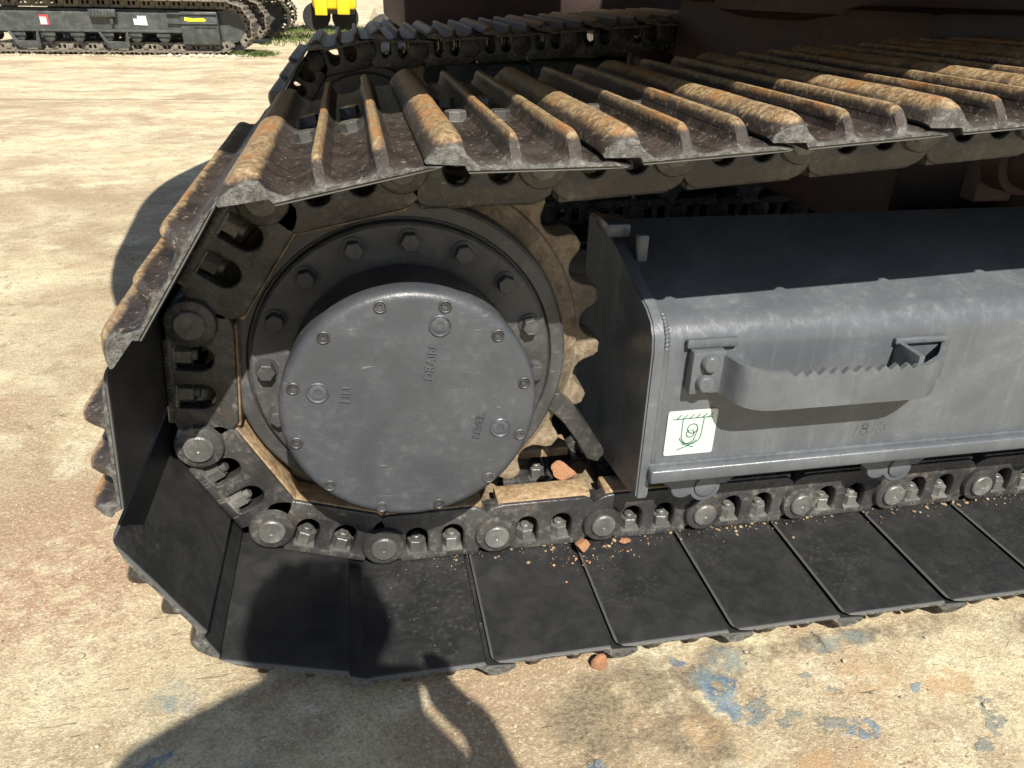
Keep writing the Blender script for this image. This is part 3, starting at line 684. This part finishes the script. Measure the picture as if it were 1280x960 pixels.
L.append([(cx-0.022, cz-0.030), (cx-0.004, cz-0.0235), (cx+0.010, cz-0.014)]); L.append([(cx-0.014, cz-0.019), (cx+0.006, cz-0.0265)])
sub('printed_mark', strokes(L, 0.0017, -0.1525).done('printed_mark', M['green']), stk)
L = []   # faint chalk figures below the step
def fig8(x, z, s): return arc(x, z+s*0.5, s*0.42, -90, 270, 10) + arc(x, z-s*0.42, s*0.5, 90, 450, 10)
x, z = 0.735, 0.279
L += [[(x-0.002, z-0.012), (x+0.003, z+0.013)], fig8(x+0.015, z, 0.012), [(x+0.030, z-0.012), (x+0.035, z+0.013)], arc(x+0.044, z+0.001, 0.009, 0, 360, 10)]
sub('chalk_figures', strokes(L, 0.0022, -0.1507).done('chalk_figures', M['chalk']), FR)

# curved scraper bar between sprocket and beam
pts = [(0.352, 0.185), (0.366, 0.203), (0.330, 0.262), (0.300, 0.305), (0.275, 0.330), (0.252, 0.325), (0.258, 0.300), (0.285, 0.272), (0.312, 0.232), (0.333, 0.193)]
part('scraper_bar', MB().mesh(poly([(a-0.02, c-0.010) for a, c in pts], (), 0.022, 0.003), at(0, -0.002, 0)).done('scraper_bar', M['link']), EX)

# carbody, slewing ring and the house above
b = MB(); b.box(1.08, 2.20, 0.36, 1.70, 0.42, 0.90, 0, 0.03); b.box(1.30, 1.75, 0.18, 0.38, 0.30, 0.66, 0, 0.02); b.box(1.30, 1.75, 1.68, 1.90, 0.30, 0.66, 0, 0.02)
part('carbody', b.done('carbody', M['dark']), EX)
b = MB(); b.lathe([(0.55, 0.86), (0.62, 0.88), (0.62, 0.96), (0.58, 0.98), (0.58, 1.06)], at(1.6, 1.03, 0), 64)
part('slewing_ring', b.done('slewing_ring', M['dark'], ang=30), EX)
HR = Matrix.Translation((1.6, 1.03, 0)) @ Matrix.Rotation(R_(-2), 4, 'Z') @ Matrix.Translation((-1.6, -1.03, 0))
HB = 1.06
def cw_outline(inset, n=24):
    hw = 1.34-inset; r = 2.45-inset; pts = []
    for i in range(n+1):
        y = -hw+2*hw*i/n; e = max(0, abs(y)-(hw-0.22))/0.22
        pts.append((1.6-sqrt(r*r-y*y)+0.20*e**2.2, 1.03+y))
    return pts
secs = []
for z, ins in ((HB+0.02, 0.10), (HB+0.10, 0.03), (HB+0.2, 0.0), (HB+0.85, 0.0), (HB+0.98, 0.04), (HB+1.03, 0.12)):
    o_ = cw_outline(ins); secs.append([Vector((x, y, z)) for x, y in o_] + [Vector((-0.25, o_[-1][1], z)), Vector((-0.25, o_[0][1], z))])
part('counterweight', MB().sweep(secs).done('counterweight', M['weight'], ang=40), EX, HR)
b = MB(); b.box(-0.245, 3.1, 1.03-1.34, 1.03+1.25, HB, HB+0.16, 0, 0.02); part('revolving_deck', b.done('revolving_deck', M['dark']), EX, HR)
b = MB(); b.box(-0.24, 1.2, 1.03-1.30, 1.03+1.15, HB+0.163, HB+1.35, 0, 0.06); part('engine_hood', b.done('engine_hood', M['body']), EX, HR)
b = MB(); b.box(1.22, 2.2, 1.03-1.30, 1.03-0.30, HB+0.163, HB+1.15, 0, 0.05); part('fuel_tank', b.done('fuel_tank', M['body']), EX, HR)
b = MB(); b.box(1.5, 3.1, 1.03+0.25, 1.03+1.15, HB+0.163, HB+1.85, 0, 0.08); cabm = part('cab', b.done('cab', M['body']), EX, HR)
b = MB(); b.box(1.7, 2.9, 1.03+1.148, 1.03+1.158, HB+0.9, HB+1.7, 0, 0.003); sub('window', b.done('window', M['glass']), cabm)
b = MB(); b.box(3.098, 3.108, 1.03+0.35, 1.03+1.05, HB+0.5, HB+1.7, 0, 0.003); sub('window', b.done('window', M['glass']), cabm)
b = MB(); b.box(1.7, 2.9, 1.03+0.242, 1.03+0.252, HB+0.9, HB+1.7, 0, 0.003); sub('window', b.done('window', M['glass']), cabm)
bp = [(1.9, 1.3), (2.2, 1.25), (4.4, 3.6), (7.0, 3.9), (7.1, 4.15), (4.2, 4.1), (1.8, 1.6)]
part('boom', MB().mesh(poly([(x, z) for x, z in bp], (), 0.22, 0.02), at(0, 1.03, 0)).done('boom', M['body']), EX, HR)
ap = [(6.85, 4.3), (7.2, 4.25), (7.55, 1.4), (7.35, 1.35), (6.95, 2.6)]
part('stick', MB().mesh(poly(ap, (), 0.16, 0.02), at(0, 1.03, 0)).done('stick', M['body']), EX, HR)
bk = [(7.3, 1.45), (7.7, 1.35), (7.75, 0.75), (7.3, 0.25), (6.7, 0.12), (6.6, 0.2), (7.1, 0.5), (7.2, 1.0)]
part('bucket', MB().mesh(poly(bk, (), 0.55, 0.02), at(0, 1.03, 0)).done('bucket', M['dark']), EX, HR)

# ------------------------------------------------------------------ parked excavators behind
def parked(loc, label, rotz, extras):
    r = empty('parked_excavator', loc, label, 'excavator', 'excavators parked in a row at the back of the yard')
    X0, Y0, _ = loc
    # straight track loop, idler end on the right at x=0, body to the left
    pins = []; Rr = 0.27; L = 3.23
    for i in range(17): pins.append((-L+P*i, 0.085))
    for j in range(1, 5): a = R_(-90+36*j); pins.append((-0.0+Rr*cos(a), 0.085+Rr+Rr*sin(a)))
    for i in range(17): pins.append((-P*i, 0.085+2*Rr))
    for j in range(1, 5): a = R_(90+36*j); pins.append((-L+Rr*cos(a), 0.085+Rr+Rr*sin(a)))
    for yc in (0.35, 2.45):
        for i in range(len(pins)):
            m = Matrix.Translation((X0, Y0, 0)) @ frame_at(i, pins, yc)
            part('track_shoe', shoe_lo, r, m)
            part('track_link', link_nl, r, m)
        T = Matrix.Translation((X0, Y0, 0))
        yo = yc-0.35
        # beam
        pr = [(0.13, 0.295), (0.13, 0.50), (0.17, 0.55), (0.50, 0.55), (0.50, 0.25), (0.2, 0.25)]
        b = MB(); prism([(y+yo, z) for y, z in pr], -2.9, -0.62, b=b); b.box(-2.95, -0.60, 0.105+yo, 0.14+yo, 0.272, 0.300, 0, 0.004)
        b.box(-0.62, -0.13, 0.11+yo, 0.50+yo, 0.125, 0.54, 0, 0.02); b.box(-0.78, -0.14, 0.085+yo, 0.115+yo, 0.50, 0.52, 0, 0.003); b.box(-0.78, -0.14, 0.085+yo, 0.115+yo, 0.385, 0.402, 0, 0.003); b.box(-0.45, -0.16, 0.095+yo, 0.115+yo, 0.345, 0.352)
        f = part('track_frame', b.done('track_frame', M['parked']), r, T)
        for j in range(7):
            x = -0.86-0.36*j
            q = MB(); q.lathe([(0, 0), (0.05, 0), (0.078, 0.02), (0.078, 0.30), (0.06, 0.31), (0, 0.31)], at(x, 0.46+yo, 0.223, AX_Y), 24)
            q.box(x-0.09, x+0.09, 0.125+yo, 0.16+yo, 0.215, 0.272, 0, 0.01)
            part('track_roller', q.done('track_roller', M['parked']), r, T)
        for x in (-1.45, -2.55):     # U-shaped chain guards
            q = MB(); gp = [(x-0.22, 0.272), (x-0.19, 0.272), (x-0.12, 0.16), (x+0.10, 0.16), (x+0.125, 0.272), (x+0.15, 0.272), (x+0.15, 0.10), (x+0.12, 0.075), (x-0.12, 0.075), (x-0.15, 0.12)]
            part('chain_guard', q.mesh(poly(gp, (), 0.02, 0.004), at(0, 0.11+yo, 0)).done('chain_guard', M['parked']), r, T)
        q = MB(); q.lathe([(0, 0.0), (0.06, 0), (0.07, 0.012), (0.165, 0.02), (0.18, 0.0), (0.205, 0.0), (0.21, 0.03), (0.21, 0.13), (0, 0.13)], at(0, 0.40+yo, 0.355, AX_Y), 40)
        for a in range(0, 360, 36): q.box(0.07, 0.165, 0.365+yo, 0.385+yo, -0.006, 0.006, 0, 0, at(0, 0, 0.355, Matrix.Rotation(R_(a), 4, 'Y')))
        part('idler_wheel', q.done('idler_wheel', M['parked'], ang=30), r, T)
    T = Matrix.Translation((X0, Y0, 0))
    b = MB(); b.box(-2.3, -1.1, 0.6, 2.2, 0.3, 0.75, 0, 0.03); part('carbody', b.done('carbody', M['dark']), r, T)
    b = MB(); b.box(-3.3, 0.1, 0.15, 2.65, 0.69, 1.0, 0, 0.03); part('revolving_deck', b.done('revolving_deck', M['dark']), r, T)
    b = MB(); b.box(-3.6, -2.2, 0.12, 2.68, 1.003, 1.9, 0, 0.12); part('counterweight', b.done('counterweight', M['weight']), r, T)
    b = MB(); b.box(-2.19, -0.9, 0.15, 1.2, 1.003, 1.8, 0, 0.05); part('engine_hood', b.done('engine_hood', M['body']), r, T)
    b = MB(); b.box(-1.3, 0.05, 1.5, 2.6, 1.003, 2.8, 0, 0.08); c = part('cab', b.done('cab', M['body']), r, T)
    b = MB(); b.box(-1.1, -0.1, 1.492, 1.502, 1.7, 2.6, 0, 0.003); b.box(0.046, 0.056, 1.6, 2.5, 1.4, 2.6, 0, 0.003); sub('window', b.done('window', M['glass']), c)
    bp = [(-0.9, 1.1), (-0.6, 1.05), (1.4, 3.3), (3.4, 3.5), (3.5, 3.75), (1.2, 3.75), (-1.0, 1.4)]
    part('boom', MB().mesh(poly(bp, (), 0.18, 0.02), at(0, 1.4, 0)).done('boom', M['body']), r, T)
    if extras:
        yb = 0.128
        q = MB(); q.box(-2.36, -2.25, yb-0.004, yb, 0.35, 0.470, 0)
        lab = part('label', q.done('label', M['red']), r, T, label='small red-bordered white label')
        q = MB(); q.box(-2.355, -2.275, yb-0.007, yb-0.0045, 0.355, 0.445, 0); sub('label_paper', q.done('label_paper', M['white']), lab)
        pp = [(-1.205, 0.365), (-1.035, 0.358), (-1.045, 0.475), (-1.155, 0.475), (-1.155, 0.440), (-1.21, 0.440)]
        part('paper_notice', MB().mesh(poly(pp, (), 0.003), at(0, yb-0.004, 0)).done('paper_notice', M['white']), r, T, label='torn white paper notice')
        yp = [(-0.56, 0.425), (-0.50, 0.415), (-0.30, 0.418), (-0.28, 0.435), (-0.31, 0.460), (-0.44, 0.452), (-0.55, 0.468)]
        part('paint_mark', MB().mesh(poly(yp, (), 0.002), at(0, 0.107, 0)).done('paint_mark', M['ymark']), r, T, label='bright yellow-green paint mark')
        q = MB(); q.box(-1.73, -1.40, 0.045, 0.128, 0.455, 0.55, 0, 0.006)
        for i in range(8): q.box(-1.715+i*0.04, -1.695+i*0.04, 0.03, 0.05, 0.47, 0.535, 0, 0.002)
        q.box(-1.49, -1.45, 0.07, 0.128, 0.37, 0.45, 0, 0.004)
        part('step_block', q.done('step_block', M['parked']), r, T)
        q = MB(); q.box(-1.712, -1.704, 0.126, 0.132, 0.30, 0.47); part('weld_seam', q.done('weld_seam', M['link']), r, T)
    return r
parked((-1.66, 10.82, 0), 'parked excavator at top left with white papers and a yellow mark on its track frame', 0, True)
p2 = parked((-1.42, 14.6, 0), 'second parked excavator in the row, behind the one with white papers', 0, False)
p3 = copy_tree(p2); p3.location = (0.34, 6.05, 0); p3.rotation_euler = (0, 0, pi)
for ch in list(p3.children):
    if ch.name.startswith('boom'): bpy.data.objects.remove(ch)
p3['label'] = 'dark shaded excavator parked close behind the far track of the foreground machine'

# yellow machine
ym = empty('wheel_loader', (-0.35, 17.2, 0), 'bright yellow wheeled machine standing on the grass far behind the tracks', 'loader')
b = MB(); b.box(-0.75, 0.15, 16.7, 17.9, 0.44, 1.5, 0, 0.08); b.box(-0.7, -0.45, 16.6, 16.72, 0.33, 0.8, 0, 0.02); b.box(-0.25, 0.0, 16.6, 16.72, 0.35, 0.8, 0, 0.02); part('hood', b.done('hood', M['yellow']), ym)
b = MB(); b.box(-0.7, 0.1, 16.9, 17.7, 0.35, 0.62, 0, 0.03); part('chassis', b.done('chassis', M['parked']), ym)
b = MB(); b.box(0.0, 0.1, 16.6, 17.9, 0.9, 2.3, 0, 0.03); b.box(-0.9, -0.8, 16.6, 17.9, 1.4, 2.3, 0, 0.03); b.box(-0.95, 0.15, 16.6, 17.95, 2.3, 2.4, 0, 0.03); part('canopy', b.done('canopy', M['yellow']), ym)
wm = MB().lathe([(0, 0), (0.16, 0.0), (0.2, 0.03), (0.42, 0.0), (0.46, 0.06), (0.46, 0.26), (0.42, 0.3), (0, 0.3)], at(0, 0, 0, AX_Y @ Matrix.Scale(0.6, 4)), 32).done('wheel', M['rubber'], ang=30)
for x, y in ((-0.7, 17.3), (-0.1, 17.3), (-0.7, 18.3), (-0.1, 18.3)): part('wheel', wm, ym, at(x, y, 0.28))

# ------------------------------------------------------------------ stones
def stone_mesh(name, mat, seed, sub_=3, amp=0.35):
    r = random.Random(seed); bm = bmesh.new(); bmesh.ops.create_icosphere(bm, subdivisions=sub_, radius=1.0)
    pl = [(Vector((r.uniform(-1, 1), r.uniform(-1, 1), r.uniform(-1, 1))).normalized(), r.uniform(0.55, 0.85)) for _ in range(9)]
    for v in bm.verts:
        for n_, d in pl:
            t = v.co.dot(n_)
            if t > d: v.co -= n_*(t-d)*0.92
        v.co *= 1+amp*0.3*mn.noise(v.co*2.1+Vector((seed, 0, 0)))
    me = bpy.data.meshes.new(name); bm.to_mesh(me); bm.free(); return finish(me, name, [mat], 30)
def stone(mesh, loc, sc, rot, label): 
    o = thing('stone', mesh, label, 'stone', loc, rot); o.scale = sc; return o
stone(stone_mesh('stone', M['stone_o'], 1), (0.290, -0.104, 0.058), (0.0145, 0.013, 0.012), (0.3, 0.2, 0.5), 'small orange stone lying on the track shoe against the lower chain')
stone(stone_mesh('stone', M['stone_o'], 5), (0.262, -0.318, 0.010), (0.015, 0.011, 0.017), (0.2, 0.5, 0.1), 'reddish stone on the ground at the outer edge of the lower track')
stone(stone_mesh('stone', M['stone_o'], 9), (0.285, 0.020, 0.130), (0.021, 0.026, 0.020), (0.2, 0.1, 0.8), 'orange-brown lump of stone lodged between the links beside the sprocket')
stone(stone_mesh('stone', M['stone_o'], 12, 2), (0.372, -0.092, 0.049), (0.014, 0.008, 0.004), (0.0, 0.1, 0.2), 'flat orange chip on the shoe below the frame corner')
def scatter(name, mats, n, place, size, kind='stuff', label=None, cat=None, seed=3):
    r = random.Random(seed); vs, fs = [], []
    base = []
    for s_ in range(5):
        m = stone_mesh('t', mats, s_+20, 1); base.append(([v.co.copy() for v in m.vertices], [tuple(p.vertices) for p in m.polygons])); bpy.data.meshes.remove(m)
    for i in range(n):
        x, y, z = place(r); s0 = size(r); bv, bf = r.choice(base)
        mt = Matrix.Translation((x, y, z)) @ Matrix.Rotation(r.uniform(0, 6.3), 4, 'Z') @ Matrix.Diagonal((s0, s0*r.uniform(.6, 1), s0*r.uniform(.35, .7), 1)); o = len(vs)
        vs += [tuple(mt @ v) for v in bv]; fs += [tuple(o+q for q in f) for f in bf]
    me = bpy.data.meshes.new(name); me.from_pydata(vs, [], fs); finish(me, name, [mats], 40)
    return thing(name, me, label, cat, kind=kind)
def gp(r):
    while True:
        x = r.uniform(-1.5, 1.5); y = r.uniform(-0.75, 2.5) if r.random() < .75 else r.uniform(2.5, 7)
        if y > 2.5: x = r.uniform(-4.5, 0)
        if y > -0.30 and x > -0.30 and y < 2.3: 
            if r.random() < .9: continue
        return (x, y, 0.001)
scatter('grit', M['stone_g'], 3200, gp, lambda r: 0.0010+0.0055*r.random()**5, label='fine loose grit strewn over the concrete yard', cat='grit')
scatter('rubble', M['rubble'], 150, lambda r: (r.gauss(-2.05, 0.26), r.gauss(10.62, 0.07), 0.01), lambda r: 0.012+0.04*r.random()**2, label='pale broken rubble in front of the parked track', cat='rubble', seed=8)
scatter('dirt_clods', M['stone_g'], 500, lambda r: (r.uniform(-5.5, -1.3), 10.72+abs(r.gauss(0, 0.10))*-1+0.05, 0.004), lambda r: 0.008+0.025*r.random()**3, label='crumbled dirt along the foot of the parked track', cat='dirt', seed=11)
scatter('crumbs', M['rust'], 420, lambda r: (r.uniform(0.02, 1.25), -0.076-abs(r.gauss(0, 0.018)), 0.0465), lambda r: 0.0008+0.0042*r.random()**4, label='dirt crumbs lying along the foot of the lower chain', cat='dirt', seed=15)
scatter('orange_chips', M['stone_o'], 46, lambda r: (r.choice((0.29, 0.37, 0.262))+r.gauss(0, 0.022), -0.115-abs(r.gauss(0, 0.022)), 0.0465), lambda r: 0.0008+0.003*r.random()**3, label='tiny orange chips scattered on the lower shoes', cat='dirt', seed=16)
for i, (x, y, s_, lb) in enumerate(((0.62, 15.6, 0.40, 'grey boulder at the back of the yard, left one beside the yellow machine'), (1.25, 15.9, 0.50, 'larger grey boulder at the back of the yard, right of the other'))):
    o = thing('boulder', stone_mesh('boulder', M['stone_g'], 40+i), lb, 'boulder', (x, y, s_*0.45)); o.scale = (s_, s_, s_*0.9)
# grass at the back
vs, fs = [], []; r = random.Random(4)
for i in range(9000):
    x, y = (r.uniform(-1.4, 3.5), r.uniform(12.6, 19)) if i % 5 else (r.gauss(-1.35, 0.12), r.gauss(11.0, 0.15))
    if -1.2 < x < -0.2 and y < 13.5 and r.random() < .6: continue
    h = r.uniform(0.03, 0.11)*(1 if i % 5 else 0.6); a = r.uniform(0, 6.3); dx, dy = cos(a)*0.008, sin(a)*0.008; lx, ly = r.gauss(0, 0.03), r.gauss(0, 0.03); o = len(vs)
    vs += [(x-dx, y-dy, 0), (x+dx, y+dy, 0), (x+lx+dx*.6, y+ly+dy*.6, h*.6), (x+lx-dx*.6, y+ly-dy*.6, h*.6), (x+lx*1.8, y+ly*1.8, h)]
    fs += [(o, o+1, o+2, o+3), (o+3, o+2, o+4)]
me = bpy.data.meshes.new('grass'); me.from_pydata(vs, [], fs); finish(me, 'grass', [M['grass']], 60)
thing('grass', me, 'patchy green grass at the back of the yard', 'grass', kind='stuff')

# ------------------------------------------------------------------ the photographer (behind the camera; casts the shadow in the foreground)
def skinned(name, verts, edges, radii, root=0, lvl=2, mats=()):
    me = bpy.data.meshes.new(name); me.from_pydata(verts, edges, []); o = bpy.data.objects.new(name, me); COL.objects.link(o)
    md = o.modifiers.new('skin', 'SKIN'); md.use_smooth_shade = True
    for i, rr in enumerate(radii):
        sv = me.skin_vertices[0].data[i]; sv.radius = (rr, rr) if not isinstance(rr, tuple) else rr; sv.use_root = (i == root)
    o.modifiers.new('sub', 'SUBSURF').levels = lvl; o.modifiers['sub'].render_levels = lvl
    dg = bpy.context.evaluated_depsgraph_get(); dg.update(); m2 = bpy.data.meshes.new_from_object(o.evaluated_get(dg))
    bpy.data.objects.remove(o); m2.materials.clear()
    for m in mats: m2.materials.append(m)
    m2.name = name; m2.shade_smooth(); return m2
PX, PY = -0.12, -1.74
V = [(-0.12, -1.74, 0.93), (-0.13, -1.70, 1.10), (-0.125, -1.66, 1.27), (-0.095, -1.60, 1.37), (-0.03, -1.60, 1.44), (0.0, -1.61, 1.515), (0.005, -1.615, 1.60)]
Rr = [(0.15, 0.11), (0.110, 0.09), (0.115, 0.10), (0.105, 0.075), 0.055, (0.075, 0.09), (0.072, 0.088)]
Ed = [(0, 1), (1, 2), (2, 3), (3, 4), (4, 5), (5, 6)]
def chain(start, pts, rad):
    prev = start
    for p, q in zip(pts, rad):
        V.append(p); Rr.append(q); Ed.append((prev, len(V)-1)); prev = len(V)-1
    return prev
for s_ in (-1, 1):
    chain(0, [(PX+s_*0.10, PY, 0.84), (PX+s_*0.11, PY+0.02, 0.48), (PX+s_*0.12, PY-0.01, 0.10), (PX+s_*0.13, PY+0.02, 0.045), (PX+s_*0.14, PY+0.15, 0.035)], [0.09, 0.065, 0.045, 0.045, 0.035])
# right arm raised to hold the phone, left arm helping
hr = chain(3, [(0.085, -1.560, 1.290), (0.215, -1.50, 1.00), (0.160, -1.27, 0.985), (0.122, -1.185, 0.93)], [0.060, 0.030, 0.028, 0.026])
hl = chain(3, [(-0.235, -1.62, 1.33), (-0.36, -1.60, 1.10), (-0.37, -1.52, 0.88), (-0.365, -1.49, 0.80)], [0.070, 0.048, 0.036, 0.026])
# fingers of both hands close on the edges of the phone
for h, sg in ((hr, 1), (hl, -1)):
    bx, by, bz = V[h]
    if sg < 0:
        for kf in range(4):
            yy = by-0.028+kf*0.019; L_ = (0.062, 0.072, 0.070, 0.058)[kf]
            chain(h, [(bx, yy, bz-0.05), (bx+0.006, yy, bz-0.05-L_*0.6), (bx+0.018, yy, bz-0.05-L_)], [0.0085, 0.008, 0.007])
        chain(h, [(bx+0.012, by+0.035, bz-0.03), (bx+0.020, by+0.042, bz-0.065)], [0.011, 0.009])
        continue
    for kf in range(4):
        zz = bz+0.028-kf*0.019
        chain(h, [(bx-sg*0.004, by+0.045, zz), (bx-sg*0.018, by+0.062, zz+0.002), (bx-sg*0.036, by+0.064, zz+0.003)], [0.0085, 0.008, 0.007])
    chain(h, [(bx-sg*0.025, by+0.018, bz+0.035), (bx-sg*0.046, by+0.030, bz+0.040)], [0.011, 0.009])
bod = skinned('person', V, Ed, Rr, 0, 2, (M['skin'], M['shirt'], M['trousers'], M['rubber'], M['hair']))
for p in bod.polygons:
    c = p.center
    if c.z < 0.07: p.material_index = 3
    elif c.z < 0.93: p.material_index = 2
    elif c.z < 1.45 and not (c.y > -1.32 and c.x > 0): p.material_index = 1
per = empty('person', (PX, PY, 0), 'person in cap and blue shirt holding a phone, shadow falling on lower track shoes', 'person')
part('body', bod, per)
b = MB(); b.lathe([(0.0, 0.118), (0.05, 0.107), (0.082, 0.072), (0.094, 0.02), (0.092, -0.02), (0.083, -0.05)], at(0.005, -1.63, 1.600), 24); part('hair', b.done('hair', M['hair'], ang=80), per)
b = MB(); b.lathe([(0.0, 0.125), (0.06, 0.118), (0.095, 0.085), (0.103, 0.030), (0.108, 0.010), (0.104, 0.008), (0.098, 0.022)], at(0.005, -1.63, 1.600), 36); b.box(-0.06, 0.07, -1.54, -1.48, 1.612, 1.619, 0, 0.003); part('cap', b.done('cap', M['shirt'], ang=60), per)
hd = MB().lathe([(0, 0.008), (0.008, 0.0), (0.010, -0.012), (0, -0.02)], at(0.005, -1.515, 1.555), 10); part('nose', hd.done('nose', M['skin']), per)
for s_ in (-1, 1):
    part('ear', MB().lathe([(0, -0.006), (0.016, -0.004), (0.018, 0.004), (0, 0.006)], at(0.005+s_*0.083, -1.62, 1.575, Matrix.Rotation(pi/2, 4, 'Y') @ Matrix.Diagonal((1.6, 1, 1, 1))), 12).done('ear', M['skin']), per)
    part('eye', MB().lathe([(0, 0.011), (0.008, 0.008), (0.011, 0), (0, -0.011)], at(0.005+s_*0.032, -1.538, 1.59), 10).done('eye', M['white']), per)
pm = Matrix.Translation(CAM - f_*0.022 + r_*0.060) @ cam.matrix_world.to_3x3().to_4x4()
b = MB(); b.box(-0.078, 0.078, -0.037, 0.037, -0.0045, 0.0045, 0, 0.003)
ph = thing('phone', b.done('phone', M['rubber']), 'dark phone held sideways in the right hand, taking the picture', 'phone'); ph.matrix_world = pm
